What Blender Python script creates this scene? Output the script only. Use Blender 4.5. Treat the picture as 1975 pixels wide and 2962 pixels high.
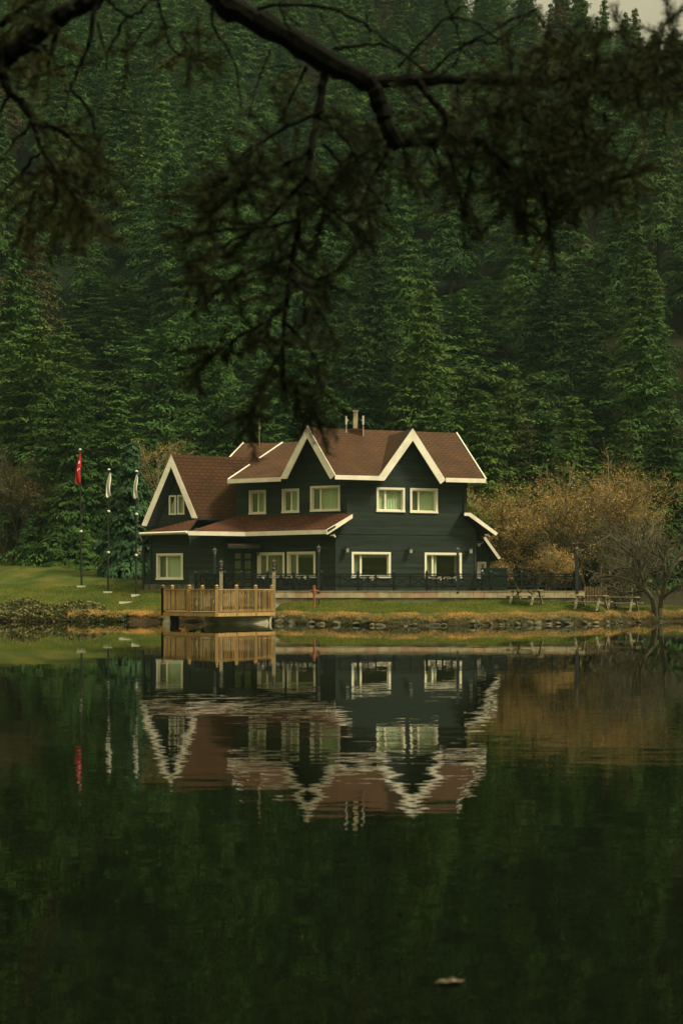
import bpy, math, random
import numpy as np
from mathutils import Vector, Matrix
from mathutils.geometry import tessellate_polygon
R_ = math.radians
random.seed(7)
sc = bpy.context.scene
for o in list(bpy.data.objects): bpy.data.objects.remove(o)
COL = sc.collection

# ------------------------------------------------------------------ camera
F, H, CX, YH = 4115.0, 1.8, 987.5, 1700.0
cam = bpy.data.cameras.new("camera"); camo = bpy.data.objects.new("camera", cam); COL.objects.link(camo)
camo.location = (0, 0, H); camo.rotation_euler = (R_(90), 0, 0)
cam.sensor_fit = 'HORIZONTAL'; cam.sensor_width = 24; cam.lens = F*24/1975
cam.shift_y = (YH-1481)/1975
cam.clip_start = 0.1; cam.clip_end = 3000
cam.dof.use_dof = True; cam.dof.focus_distance = 78; cam.dof.aperture_fstop = 2.7
sc.camera = camo

# ------------------------------------------------------------------ world and sun
SUN_EL, SUN_AZ = 52, 112           # azimuth clockwise from +Y (north): from the right, behind the viewer
w = bpy.data.worlds.new("World"); sc.world = w; w.use_nodes = True
nt = w.node_tree; nt.nodes.clear()
sky = nt.nodes.new('ShaderNodeTexSky'); sky.sky_type = 'NISHITA'; sky.sun_disc = False
sky.sun_elevation = R_(SUN_EL); sky.sun_rotation = R_(SUN_AZ); sky.dust_density = 4; sky.air_density = 1
mix = nt.nodes.new('ShaderNodeMixRGB'); mix.inputs[0].default_value = 0.85
mix.inputs[2].default_value = (7.0, 6.2, 3.75, 1)      # the warm cloud layer
bg = nt.nodes.new('ShaderNodeBackground'); bg.inputs[1].default_value = 0.075
wo = nt.nodes.new('ShaderNodeOutputWorld')
nt.links.new(sky.outputs[0], mix.inputs[1]); # overcast dome: the cloud deck is brighter overhead than toward the horizon
wt = nt.nodes.new('ShaderNodeTexCoord'); ws = nt.nodes.new('ShaderNodeSeparateXYZ'); wr = nt.nodes.new('ShaderNodeMapRange')
wr.inputs[1].default_value = 0.0; wr.inputs[2].default_value = 1.0; wr.inputs[3].default_value = 0.17; wr.inputs[4].default_value = 2.65
nt.links.new(wt.outputs['Generated'], ws.inputs[0]); wq = nt.nodes.new('ShaderNodeMath'); wq.operation = 'POWER'; wq.inputs[1].default_value = 2.0; wq.use_clamp = True
wc = nt.nodes.new('ShaderNodeMath'); wc.operation = 'MAXIMUM'; wc.inputs[1].default_value = 0.0; nt.links.new(ws.outputs[2], wc.inputs[0])
nt.links.new(wc.outputs[0], wq.inputs[0]); nt.links.new(wq.outputs[0], wr.inputs[0])
wm_ = nt.nodes.new('ShaderNodeVectorMath'); wm_.operation = 'SCALE'; nt.links.new(mix.outputs[0], wm_.inputs[0]); nt.links.new(wr.outputs[0], wm_.inputs['Scale'])
nt.links.new(wm_.outputs[0], bg.inputs[0]); nt.links.new(bg.outputs[0], wo.inputs[0])
sl = bpy.data.lights.new("sun", 'SUN'); so = bpy.data.objects.new("sun", sl); COL.objects.link(so)
sl.energy = 2.4; sl.angle = R_(10); sl.color = (1.0, 0.90, 0.66)
sd = Vector((math.sin(R_(SUN_AZ))*math.cos(R_(SUN_EL)), math.cos(R_(SUN_AZ))*math.cos(R_(SUN_EL)), math.sin(R_(SUN_EL))))
so.rotation_euler = sd.to_track_quat('Z', 'Y').to_euler(); so.location = (20, 0, 60)
sc.view_settings.view_transform = 'Standard'; sc.view_settings.look = 'None'
sc.view_settings.exposure = 1.12; sc.view_settings.gamma = 1
sc.render.engine = 'CYCLES'
sc.cycles.volume_bounces = 0
sc.cycles.max_bounces = 6; sc.cycles.transparent_max_bounces = 12

# ------------------------------------------------------------------ materials
def mat(name, c1, c2=None, scale=3.0, rough=0.8, bump=0.0, bscale=None, stretch=(1,1,1), spec=0.3, metal=0.0, detail=6, lo=0.35, hi=0.65, transl=0.0, rnd=None, coord='Object', attr=None):
    m = bpy.data.materials.new(name); m.use_nodes = True
    n = m.node_tree.nodes; L = m.node_tree.links
    b = n['Principled BSDF']; b.inputs['Roughness'].default_value = rough
    b.inputs['Specular IOR Level'].default_value = spec; b.inputs['Metallic'].default_value = metal
    tc = n.new('ShaderNodeTexCoord'); mp = n.new('ShaderNodeMapping'); mp.inputs['Scale'].default_value = stretch
    L.new(tc.outputs[coord], mp.inputs[0])
    if c2 is None: c2 = tuple(c*0.8 for c in c1)
    nz = n.new('ShaderNodeTexNoise'); nz.inputs['Scale'].default_value = scale; nz.inputs['Detail'].default_value = detail
    L.new(mp.outputs[0], nz.inputs['Vector'])
    cr = n.new('ShaderNodeValToRGB'); cr.color_ramp.elements[0].position = lo; cr.color_ramp.elements[1].position = hi
    cr.color_ramp.elements[0].color = (*c1, 1); cr.color_ramp.elements[1].color = (*c2, 1)
    L.new(nz.outputs[0], cr.inputs[0]); col = cr.outputs[0]
    if rnd:      # tint by object (or by stored per-tree value): list of colours to multiply with
        r = n.new('ShaderNodeValToRGB'); r.color_ramp.interpolation = 'LINEAR'
        for i, c in enumerate(rnd):
            e = r.color_ramp.elements[i] if i < 2 else r.color_ramp.elements.new(0.5)
            e.position = i/(len(rnd)-1)
            e.color = (*c, 1)
        if attr:
            a = n.new('ShaderNodeAttribute'); a.attribute_name = attr; L.new(a.outputs['Fac'], r.inputs[0])
        else:
            a = n.new('ShaderNodeObjectInfo'); L.new(a.outputs['Random'], r.inputs[0])
        mx = n.new('ShaderNodeMixRGB'); mx.blend_type = 'MULTIPLY'; mx.inputs[0].default_value = 1
        L.new(col, mx.inputs[1]); L.new(r.outputs[0], mx.inputs[2]); col = mx.outputs[0]
    L.new(col, b.inputs['Base Color'])
    if bump:
        n2 = n.new('ShaderNodeTexNoise'); n2.inputs['Scale'].default_value = bscale or scale*3; n2.inputs['Detail'].default_value = 5
        L.new(mp.outputs[0], n2.inputs['Vector'])
        bp = n.new('ShaderNodeBump'); bp.inputs['Strength'].default_value = 0.8; bp.inputs['Distance'].default_value = bump
        L.new(n2.outputs[0], bp.inputs['Height']); L.new(bp.outputs[0], b.inputs['Normal'])
    if transl:
        t = n.new('ShaderNodeBsdfTranslucent'); L.new(col, t.inputs[0])
        ms = n.new('ShaderNodeMixShader'); ms.inputs[0].default_value = transl
        L.new(b.outputs[0], ms.inputs[1]); L.new(t.outputs[0], ms.inputs[2]); L.new(ms.outputs[0], n['Material Output'].inputs[0])
    return m

def mat_siding():
    m = bpy.data.materials.new('dark_siding'); m.use_nodes = True
    n = m.node_tree.nodes; L = m.node_tree.links; b = n['Principled BSDF']
    g = n.new('ShaderNodeNewGeometry'); sp = n.new('ShaderNodeSeparateXYZ'); L.new(g.outputs['Position'], sp.inputs[0])
    mu = n.new('ShaderNodeMath'); mu.operation = 'MULTIPLY'; mu.inputs[1].default_value = 1/0.155; L.new(sp.outputs[2], mu.inputs[0])
    fr = n.new('ShaderNodeMath'); fr.operation = 'FRACT'; L.new(mu.outputs[0], fr.inputs[0])
    fl = n.new('ShaderNodeMath'); fl.operation = 'FLOOR'; L.new(mu.outputs[0], fl.inputs[0])
    wn = n.new('ShaderNodeTexWhiteNoise'); wn.noise_dimensions = '1D'; L.new(fl.outputs[0], wn.inputs['W'])
    mp = n.new('ShaderNodeMapping'); mp.inputs['Scale'].default_value = (.5, .5, 6); L.new(g.outputs['Position'], mp.inputs[0])
    nz = n.new('ShaderNodeTexNoise'); nz.inputs['Scale'].default_value = 1.6; nz.inputs['Detail'].default_value = 8; L.new(mp.outputs[0], nz.inputs[0])
    ad = n.new('ShaderNodeMath'); ad.operation = 'MULTIPLY_ADD'; ad.inputs[1].default_value = .35; L.new(wn.outputs[0], ad.inputs[0]); L.new(nz.outputs[0], ad.inputs[2])
    cr = n.new('ShaderNodeValToRGB'); L.new(ad.outputs[0], cr.inputs[0])
    cr.color_ramp.elements[0].position = .35; cr.color_ramp.elements[1].position = .95
    cr.color_ramp.elements[0].color = (.011, .0185, .0145, 1); cr.color_ramp.elements[1].color = (.028, .046, .033, 1)
    gr = n.new('ShaderNodeMath'); gr.operation = 'GREATER_THAN'; gr.inputs[1].default_value = .1; L.new(fr.outputs[0], gr.inputs[0])
    gm = n.new('ShaderNodeMath'); gm.operation = 'MULTIPLY_ADD'; gm.inputs[1].default_value = .55; gm.inputs[2].default_value = .45; L.new(gr.outputs[0], gm.inputs[0])
    mx = n.new('ShaderNodeMixRGB'); mx.blend_type = 'MULTIPLY'; mx.inputs[0].default_value = 1; L.new(cr.outputs[0], mx.inputs[1]); L.new(gm.outputs[0], mx.inputs[2])
    L.new(mx.outputs[0], b.inputs['Base Color']); b.inputs['Roughness'].default_value = .55; b.inputs['Specular IOR Level'].default_value = .35
    bp = n.new('ShaderNodeBump'); bp.inputs['Strength'].default_value = .7; bp.inputs['Distance'].default_value = .018
    L.new(fr.outputs[0], bp.inputs['Height']); L.new(bp.outputs[0], b.inputs['Normal'])
    return m

def mat_shingle(name, c1, c2, c3):
    m = bpy.data.materials.new(name); m.use_nodes = True
    n = m.node_tree.nodes; L = m.node_tree.links; b = n['Principled BSDF']
    tc = n.new('ShaderNodeTexCoord'); br = n.new('ShaderNodeTexBrick')
    L.new(tc.outputs['UV'], br.inputs[0]); br.inputs['Scale'].default_value = 1; br.inputs['Brick Width'].default_value = .34; br.inputs['Row Height'].default_value = .2
    br.inputs['Color1'].default_value = (*c1, 1); br.inputs['Color2'].default_value = (*c2, 1); br.inputs['Mortar'].default_value = (*c3, 1)
    br.inputs['Mortar Size'].default_value = .03; br.inputs['Mortar Smooth'].default_value = .4; br.inputs['Bias'].default_value = -.2
    nz = n.new('ShaderNodeTexNoise'); nz.inputs['Scale'].default_value = .7; nz.inputs['Detail'].default_value = 7; L.new(tc.outputs['UV'], nz.inputs[0])
    cr = n.new('ShaderNodeValToRGB'); cr.color_ramp.elements[0].position = .3; cr.color_ramp.elements[1].position = .7
    cr.color_ramp.elements[0].color = (.7, .72, .72, 1); cr.color_ramp.elements[1].color = (1.25, 1.2, 1.15, 1); L.new(nz.outputs[0], cr.inputs[0])
    mx = n.new('ShaderNodeMixRGB'); mx.blend_type = 'MULTIPLY'; mx.inputs[0].default_value = 1; L.new(br.outputs[0], mx.inputs[1]); L.new(cr.outputs[0], mx.inputs[2])
    L.new(mx.outputs[0], b.inputs['Base Color']); b.inputs['Roughness'].default_value = .85; b.inputs['Specular IOR Level'].default_value = .2
    bp = n.new('ShaderNodeBump'); bp.inputs['Distance'].default_value = .02; bp.invert = True; L.new(br.outputs['Fac'], bp.inputs['Height']); L.new(bp.outputs[0], b.inputs['Normal'])
    return m

def mat_glass():
    m = bpy.data.materials.new('window_glass'); m.use_nodes = True
    n = m.node_tree.nodes; L = m.node_tree.links; n.remove(n['Principled BSDF'])
    t = n.new('ShaderNodeBsdfTransparent'); t.inputs[0].default_value = (.92, .96, .9, 1)
    g = n.new('ShaderNodeBsdfGlossy'); g.inputs['Roughness'].default_value = .03
    ms = n.new('ShaderNodeMixShader'); ms.inputs[0].default_value = .08
    L.new(t.outputs[0], ms.inputs[1]); L.new(g.outputs[0], ms.inputs[2]); L.new(ms.outputs[0], n['Material Output'].inputs[0])
    return m

M = {}
M['siding'] = mat_siding()
M['shingle'] = mat_shingle('brown_shingle', (.064, .0275, .0085), (.048, .0205, .0065), (.03, .0135, .0045))
M['shingle_red'] = mat_shingle('red_brown_shingle', (.080, .028, .010), (.055, .020, .0078), (.03, .012, .006))
M['glass'] = mat_glass()
M['white'] = mat('white_paint', (.88, .84, .68), (.70, .64, .49), 1.6, .55, .002, 30, spec=.3)
M['whiteframe'] = mat('window_paint', (.84, .80, .63), (.78, .74, .57), 4, .45)
M['soffit'] = mat('dark_soffit', (.012, .016, .016), (.018, .022, .02), 3, .7)
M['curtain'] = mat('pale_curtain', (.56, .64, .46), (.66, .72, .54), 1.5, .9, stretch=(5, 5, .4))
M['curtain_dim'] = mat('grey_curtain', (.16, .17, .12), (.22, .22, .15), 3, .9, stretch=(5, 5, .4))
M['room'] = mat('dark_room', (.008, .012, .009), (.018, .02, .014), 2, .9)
M['stone'] = mat('plinth_stone', (.16, .14, .09), (.07, .065, .04), 6, .9, .03, 5, lo=.4, hi=.6)
M['black'] = mat('black_timber', (.012, .019, .019), (.024, .033, .031), 6, .6, .003, 20)
M['railblack'] = mat('railing_paint', (.005, .008, .008), (.010, .014, .013), 6, .5, .003, 20)
M['blackmetal'] = mat('black_metal', (.012, .014, .013), (.02, .022, .018), 8, .45, spec=.5)
M['lampglass'] = mat('lantern_glass', (.26, .26, .19), (.32, .32, .24), 4, .2, spec=.6)
M['concrete'] = mat('weathered_concrete', (.48, .44, .29), (.24, .22, .14), 1.6, .9, .01, 14, stretch=(1, 1, 1.8))
M['slab'] = mat('deck_edge_slab', (.50, .42, .26), (.34, .28, .17), 2.5, .85, .006, 12)
M['pinkslab'] = mat('pink_edge_slab', (.50, .33, .20), (.36, .24, .15), 2.5, .85, .006, 12)
M['deck'] = mat('deck_floor', (.14, .12, .08), (.09, .08, .055), 3, .85)
M['wood'] = mat('dock_wood', (.44, .28, .095), (.31, .195, .066), 5, .75, .004, 20, stretch=(1, 1, .3), rnd=[(1, 1, 1), (.9, .85, .8)])
M['wood2'] = mat('dock_wood_dark', (.20, .14, .058), (.12, .085, .037), 5, .8, .004, 20)
M['wood3'] = mat('dock_wood_green', (.13, .125, .05), (.09, .09, .035), 5, .8, .004, 20)
M['greywood'] = mat('grey_wood', (.34, .30, .19), (.2, .175, .11), 6, .85, .004, 20)
M['rust'] = mat('rusty_paint', (.30, .10, .045), (.17, .065, .035), 14, .7, .004, 30)
M['rock'] = mat('shore_rock', (.16, .155, .095), (.05, .05, .032), 4, .85, .03, 9, rnd=[(.35, .36, .34), (.7, .7, .6), (1.15, 1.1, .95)])
M['bark'] = mat('bark', (.035, .028, .018), (.07, .055, .035), 5, .95, .02, 20, stretch=(1, 1, .25))
M['bark_light'] = mat('pale_bark', (.10, .085, .055), (.05, .042, .028), 6, .95, .01, 20)
M['twig'] = mat('orange_twig', (.21, .15, .062), (.12, .088, .038), 2, .9)
M['twig_gray'] = mat('grey_twig', (.10, .088, .048), (.055, .05, .03), 2, .9)
M['dryleaf'] = mat('dry_leaf', (.46, .30, .09), (.26, .20, .06), 1.2, .9, transl=.25)
M['oliveleaf'] = mat('olive_leaf', (.09, .085, .028), (.055, .055, .02), 1.5, .9, transl=.2)
M['red'] = mat('red_flag', (.42, .014, .012), (.33, .01, .01), 4, .8)
M['flagwhite'] = mat('white_flag', (.68, .66, .55), (.6, .58, .48), 4, .8)
M['cloth'] = mat('lace_cloth', (.55, .54, .43), (.3, .3, .24), 40, .9, lo=.45, hi=.55)
M['green_box'] = mat('green_container', (.012, .03, .022), (.018, .036, .026), 3, .5)
TR = [(.38, .5, .5), (1.25, 1.25, .95), (.55, .72, .66), (1.75, 1.5, .95), (.7, .9, .8), (1.3, 1.45, 1.3)]
def crown_mat(name, c1, c2, attr=None, rnd=TR):
    return mat(name, c1, c2, .55, .85, spec=.1, transl=.08, rnd=rnd, attr=attr, detail=4, lo=.38, hi=.66)
M['fir'] = crown_mat('fir_needles', (.034, .070, .017), (.066, .108, .023))
M['fir_far'] = crown_mat('far_fir_needles', (.018, .060, .020), (.045, .115, .030), 'tint')
M['fir_yellow'] = crown_mat('yellow_fir_needles', (.04, .075, .018), (.085, .12, .026), rnd=[(.9, .9, .9), (1.1, 1.05, 1)])
M['fir_brown'] = crown_mat('brown_needles', (.05, .048, .02), (.10, .07, .03), rnd=[(.9, .9, .9), (1.1, 1.05, 1)])
M['spruce_blue'] = crown_mat('blue_spruce_needles', (.024, .058, .022), (.05, .105, .042), rnd=[(.8, .85, .85), (1.1, 1.1, 1.1)])
M['pine'] = crown_mat('near_pine_needles', (.017, .023, .0075), (.058, .062, .018), rnd=[(.8, .8, .8), (1.1, 1.05, 1)])
M['blackbark'] = mat('near_bark', (.003, .0035, .0025), (.008, .008, .006), 12, .95, .01, 30, spec=.03)
M['leaf_ground'] = mat('leafy_cover', (.035, .06, .015), (.17, .14, .045), 2.5, .8, transl=.15)
M['drygrass'] = mat('dry_grass', (.50, .29, .075), (.24, .17, .045), .9, .9, transl=.25)
M['grassblade'] = mat('grass_blades', (.075, .13, .014), (.18, .18, .026), .6, .9, transl=.3)
M['paleleaf'] = mat('floating_leaf', (.035, .024, .009), (.35, .32, .2), 14, .4, lo=.55, hi=.68)

# ------------------------------------------------------------------ mesh helpers
I4 = Matrix.Identity(4)
class MB:
    def __init__(s): s.v = []; s.f = []; s.m = []
    def add(s, vs, fs, m=0, fr=None):
        k = len(s.v)
        for p in vs: s.v.append(tuple(fr @ Vector(p)) if fr else tuple(p))
        for f in fs: s.f.append(tuple(i+k for i in f)); s.m.append(m)
        return s
    def box(s, x0, x1, y0, y1, z0, z1, fr=None, m=0):
        vs = [(x0,y0,z0),(x1,y0,z0),(x1,y1,z0),(x0,y1,z0),(x0,y0,z1),(x1,y0,z1),(x1,y1,z1),(x0,y1,z1)]
        return s.add(vs, [(0,3,2,1),(4,5,6,7),(0,1,5,4),(1,2,6,5),(2,3,7,6),(3,0,4,7)], m, fr)
    def bar(s, a, b, wx, wz, fr=None, m=0, up=(0,0,1)):
        a = Vector(a); b = Vector(b); d = (b-a).normalized(); u = Vector(up)
        if abs(d.dot(u)) > .98: u = Vector((0,1,0))
        r = d.cross(u).normalized(); u = r.cross(d).normalized()
        vs = []
        for p in (a, b):
            for i, j in ((-1,-1),(1,-1),(1,1),(-1,1)): vs.append(p + r*(i*wx/2) + u*(j*wz/2))
        return s.add(vs, [(0,1,2,3),(7,6,5,4),(0,4,5,1),(1,5,6,2),(2,6,7,3),(3,7,4,0)], m, fr)
    def tube(s, pts, rs, n=6, fr=None, m=0, cap=True):
        pts = [Vector(p) for p in pts]; N = len(pts); vs = []; fs = []
        if not hasattr(rs, '__len__'): rs = [rs]*N
        r0 = None
        for i in range(N):
            d = (pts[min(i+1,N-1)] - pts[max(i-1,0)]).normalized()
            if r0 is None:
                r0 = d.cross(Vector((0,0,1)) if abs(d.z) < .9 else Vector((1,0,0))).normalized()
            else:
                r0 = (r0 - d*r0.dot(d)).normalized()
            q = d.cross(r0)
            for k in range(n):
                a = 2*math.pi*k/n; vs.append(pts[i] + (r0*math.cos(a) + q*math.sin(a))*rs[i])
        for i in range(N-1):
            for k in range(n):
                k2 = (k+1) % n; fs.append((i*n+k, i*n+k2, (i+1)*n+k2, (i+1)*n+k))
        if cap: fs.append(tuple(range(n))[::-1]); fs.append(tuple((N-1)*n+k for k in range(n)))
        return s.add(vs, fs, m, fr)
    def lathe(s, prof, n=10, c=(0,0,0), m=0, ph=0):
        vs = []; fs = []; N = len(prof)
        for r, z in prof:
            for k in range(n):
                a = 2*math.pi*k/n + ph; vs.append((c[0]+r*math.cos(a), c[1]+r*math.sin(a), c[2]+z))
        for i in range(N-1):
            for k in range(n):
                k2 = (k+1) % n; fs.append((i*n+k, i*n+k2, (i+1)*n+k2, (i+1)*n+k))
        fs.append(tuple(range(n))[::-1]); fs.append(tuple((N-1)*n+k for k in range(n)))
        return s.add(vs, fs, m)
    def prism(s, poly, ext, m=0, mside=None, fr=None, holes=()):
        ext = Vector(ext); loops = [[Vector(p) for p in poly]] + [[Vector(p) for p in h] for h in holes]
        flat = [p for l in loops for p in l]; tri = tessellate_polygon(loops); n = len(flat)
        vs = flat + [p+ext for p in flat]
        s.add(vs, [tuple(t) for t in tri], m, fr); k = len(s.v)-2*n
        ms = m if mside is None else mside
        for t in tri: s.f.append(tuple(i+n+k for i in reversed(t))); s.m.append(ms)
        o = 0
        for l in loops:
            c = len(l)
            for i in range(c):
                j = (i+1) % c; s.f.append((k+o+i, k+o+j, k+n+o+j, k+n+o+i)); s.m.append(ms)
            o += c
        return s
    def build(s, name, mats, parent=None, uv=False, smooth=False):
        me = bpy.data.meshes.new(name); off = root_loc(parent) if parent else Vector((0,0,0))
        me.from_pydata([(p[0]-off.x, p[1]-off.y, p[2]-off.z) for p in s.v], [], s.f)
        if not isinstance(mats, (list, tuple)): mats = [mats]
        for m in mats: me.materials.append(M[m] if isinstance(m, str) else m)
        if len(mats) > 1: me.polygons.foreach_set('material_index', s.m)
        if uv:
            l = me.uv_layers.new(name='UVMap')
            for p in me.polygons:
                nn = p.normal; u = Vector((0,0,1)).cross(nn)
                if u.length < .05: u = Vector((1,0,0))
                u.normalize(); vv = nn.cross(u)
                for li in p.loop_indices:
                    co = me.vertices[me.loops[li].vertex_index].co; l.data[li].uv = (co.dot(u), co.dot(vv))
        if smooth: me.polygons.foreach_set('use_smooth', [True]*len(me.polygons))
        me.update(); return link(name, me, parent)
def root_loc(o):
    while o.parent: o = o.parent
    return o.location
def link(name, me, parent=None):
    o = bpy.data.objects.new(name, me); COL.objects.link(o)
    if parent: o.parent = parent
    return o
def npmesh(name, V, Fq, mats, parent=None, attr=None):
    me = bpy.data.meshes.new(name); k = Fq.shape[1]
    me.vertices.add(len(V)); me.vertices.foreach_set('co', V.astype(np.float32).ravel())
    me.loops.add(Fq.size); me.loops.foreach_set('vertex_index', Fq.astype(np.int32).ravel())
    me.polygons.add(len(Fq)); me.polygons.foreach_set('loop_start', np.arange(0, Fq.size, k, dtype=np.int32))
    me.polygons.foreach_set('loop_total', np.full(len(Fq), k, dtype=np.int32))
    if attr is not None:
        a = me.attributes.new('tint', 'FLOAT', 'POINT'); a.data.foreach_set('value', attr.astype(np.float32))
    if not isinstance(mats, (list, tuple)): mats = [mats]
    for m in mats: me.materials.append(M[m])
    me.update(calc_edges=True)
    return link(name, me, parent) if name else me
def thing(name, label, cat, loc, group=None):
    o = bpy.data.objects.new(name, None); COL.objects.link(o); o.location = loc; o.empty_display_size = .2
    o['label'] = label; o['category'] = cat
    if group: o['group'] = group
    return o
def tag(o, label=None, cat=None, group=None, kind=None):
    if label: o['label'] = label
    if cat: o['category'] = cat
    if group: o['group'] = group
    if kind: o['kind'] = kind
    return o
def dup(root, loc, label=None, rotz=None, scale=None):
    r = root.copy(); COL.objects.link(r); r.location = loc
    if rotz is not None: r.rotation_euler = (0, 0, rotz)
    if scale is not None: r.scale = scale
    if label: r['label'] = label
    for ch in list(root.children):
        c = ch.copy(); COL.objects.link(c); c.parent = r
        for g in list(ch.children):
            d = g.copy(); COL.objects.link(d); d.parent = c
    return r
def P(px, py, Y): return Vector(((px-CX)*Y/F, Y, H+(YH-py)*Y/F))

# ------------------------------------------------------------------ terrain
SHX = [-200, -60, -18.2, -9.7, -8.3, -6.2, -4.2, -3.1, -.6, 1.8, 6.8, 12.1, 18.2, 60, 200]
SHY = [130, 92, 76, 74, 75, 75, 74, 71.6, 69.4, 66.2, 67.4, 70, 76, 96, 140]
def shore(x): return np.interp(x, SHX, SHY) + .18*np.sin(x*1.9) + .12*np.sin(x*4.3+1)
def ss(a, b, x): t = np.clip((x-a)/(b-a), 0, 1); return t*t*(3-2*t)
def ground(x, y):
    x = np.asarray(x, float); y = np.asarray(y, float); s = shore(x); t = y-s
    zl = np.interp(t, [-6, -1, 0, .5, 1.3, 4.5, 8, 22, 40], [-1.5, -.5, -.03, .32, .55, 1.42, 2.1, 4.2, 6.5])
    bank = np.interp(t, [-6, -1, 0, .5, 1.3], [-1.5, -.5, -.03, .3, .57])
    u = np.clip((y-(s+1.3))/np.maximum(.8, 73.3-(s+1.3)), 0, 1)
    rise = .39*(1-ss(11.5, 14.5, x)) + .12
    zr = bank + rise*u*(t > 1.3) + np.interp(y, [80, 95, 110], [0, .8, 3])
    wl = 1-ss(-8.6, -5.5, x)
    z = zl*wl + zr*(1-wl)
    z = z + .05*np.sin(x*.9+y*.7)*(t > 2)
    hill = np.interp(y, [92, 104, 140, 235, 300, 420], [0, 5, 30, 98, 140, 170])
    top = np.interp(x, [-40, 5, 18, 30, 41, 56, 85], [150, 122, 80, 65, 59, 53, 48])
    hill = np.where(y > 90, top - np.logaddexp(0, (top-hill)/6)*6 + 0, 0)
    hill = np.maximum(hill, 0) + 2.5*np.sin(x*.06+y*.031)*ss(110, 160, y) + 1.5*np.sin(x*.13-y*.05)*ss(110, 160, y)
    z = z + hill*ss(92, 104, y)
    near = np.interp(y, [-40, 1, 3.2, 4.4, 6, 10], [.9, .22, .12, -.05, -.6, -1.5])
    # unseen hills added behind the viewer and at both sides to block low sky light
    rim = np.interp(y, [-300, -220, -120, -45], [120, 105, 55, 0]) + np.interp(np.abs(x), [110, 170, 260, 400], [0, 30, 80, 110])*(y < 150)
    return np.where(y < 12, near, z) + rim
def gz(x, y): return float(ground(x, y))
ys = np.unique(np.concatenate([np.linspace(-300, -40, 8), np.linspace(-38, 12, 60), np.linspace(14, 62, 12), np.linspace(64, 100, 210), np.linspace(101, 440, 120), np.linspace(460, 1400, 12)]))
xs = np.unique(np.concatenate([np.linspace(-700, -200, 10), np.linspace(-195, -26, 40), np.linspace(-25, 25, 210), np.linspace(26, 195, 40), np.linspace(200, 700, 10)]))
XX, YY = np.meshgrid(xs, ys); ZZ = ground(XX, YY)
V = np.stack([XX.ravel(), YY.ravel(), ZZ.ravel()], 1); nx, ny = len(xs), len(ys)
ii, jj = np.meshgrid(np.arange(nx-1), np.arange(ny-1)); a = (jj*nx+ii).ravel()
Fq = np.stack([a, a+1, a+1+nx, a+nx], 1)
def mat_ground():
    m = bpy.data.materials.new('lawn_ground'); m.use_nodes = True
    n = m.node_tree.nodes; L = m.node_tree.links; b = n['Principled BSDF']; b.inputs['Roughness'].default_value = .95; b.inputs['Specular IOR Level'].default_value = .1
    g = n.new('ShaderNodeNewGeometry'); nz = n.new('ShaderNodeTexNoise'); nz.inputs['Scale'].default_value = .45; nz.inputs['Detail'].default_value = 9
    L.new(g.outputs['Position'], nz.inputs[0])
    cr = n.new('ShaderNodeValToRGB'); e = cr.color_ramp.elements; e[0].position = .35; e[1].position = .68
    e[0].color = (.022, .040, .006, 1); e[1].color = (.095, .078, .014, 1); x = e.new(.5); x.color = (.046, .060, .009, 1)
    L.new(nz.outputs[0], cr.inputs[0])
    sp = n.new('ShaderNodeSeparateXYZ'); L.new(g.outputs['Position'], sp.inputs[0])
    # bare brown bank near the water, forest floor beyond the lawn
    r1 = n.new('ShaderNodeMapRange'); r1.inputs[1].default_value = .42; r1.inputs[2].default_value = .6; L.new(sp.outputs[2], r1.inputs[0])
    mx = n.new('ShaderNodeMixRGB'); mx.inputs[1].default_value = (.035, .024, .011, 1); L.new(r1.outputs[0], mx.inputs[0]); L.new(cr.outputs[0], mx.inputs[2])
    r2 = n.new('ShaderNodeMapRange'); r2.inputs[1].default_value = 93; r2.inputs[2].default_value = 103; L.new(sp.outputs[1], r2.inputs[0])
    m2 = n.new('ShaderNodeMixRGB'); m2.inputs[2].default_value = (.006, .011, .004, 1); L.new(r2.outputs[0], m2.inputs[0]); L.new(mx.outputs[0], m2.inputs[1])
    rx = n.new('ShaderNodeMapRange'); rx.inputs[1].default_value = 10.5; rx.inputs[2].default_value = 13; L.new(sp.outputs[0], rx.inputs[0])
    ry = n.new('ShaderNodeMapRange'); ry.inputs[1].default_value = 75.5; ry.inputs[2].default_value = 78; L.new(sp.outputs[1], ry.inputs[0])
    mm = n.new('ShaderNodeMath'); mm.operation = 'MULTIPLY'; L.new(rx.outputs[0], mm.inputs[0]); L.new(ry.outputs[0], mm.inputs[1])
    m3 = n.new('ShaderNodeMixRGB'); m3.inputs[2].default_value = (.022, .020, .009, 1); L.new(mm.outputs[0], m3.inputs[0]); L.new(m2.outputs[0], m3.inputs[1])
    L.new(m3.outputs[0], b.inputs['Base Color'])
    n2 = n.new('ShaderNodeTexNoise'); n2.inputs['Scale'].default_value = 9; n2.inputs['Detail'].default_value = 5; L.new(g.outputs['Position'], n2.inputs[0])
    bp = n.new('ShaderNodeBump'); bp.inputs['Distance'].default_value = .1; L.new(n2.outputs[0], bp.inputs['Height']); L.new(bp.outputs[0], b.inputs['Normal'])
    return m
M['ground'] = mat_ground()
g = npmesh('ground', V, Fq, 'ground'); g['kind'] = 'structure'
g.data.polygons.foreach_set('use_smooth', [True]*len(g.data.polygons))

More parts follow.
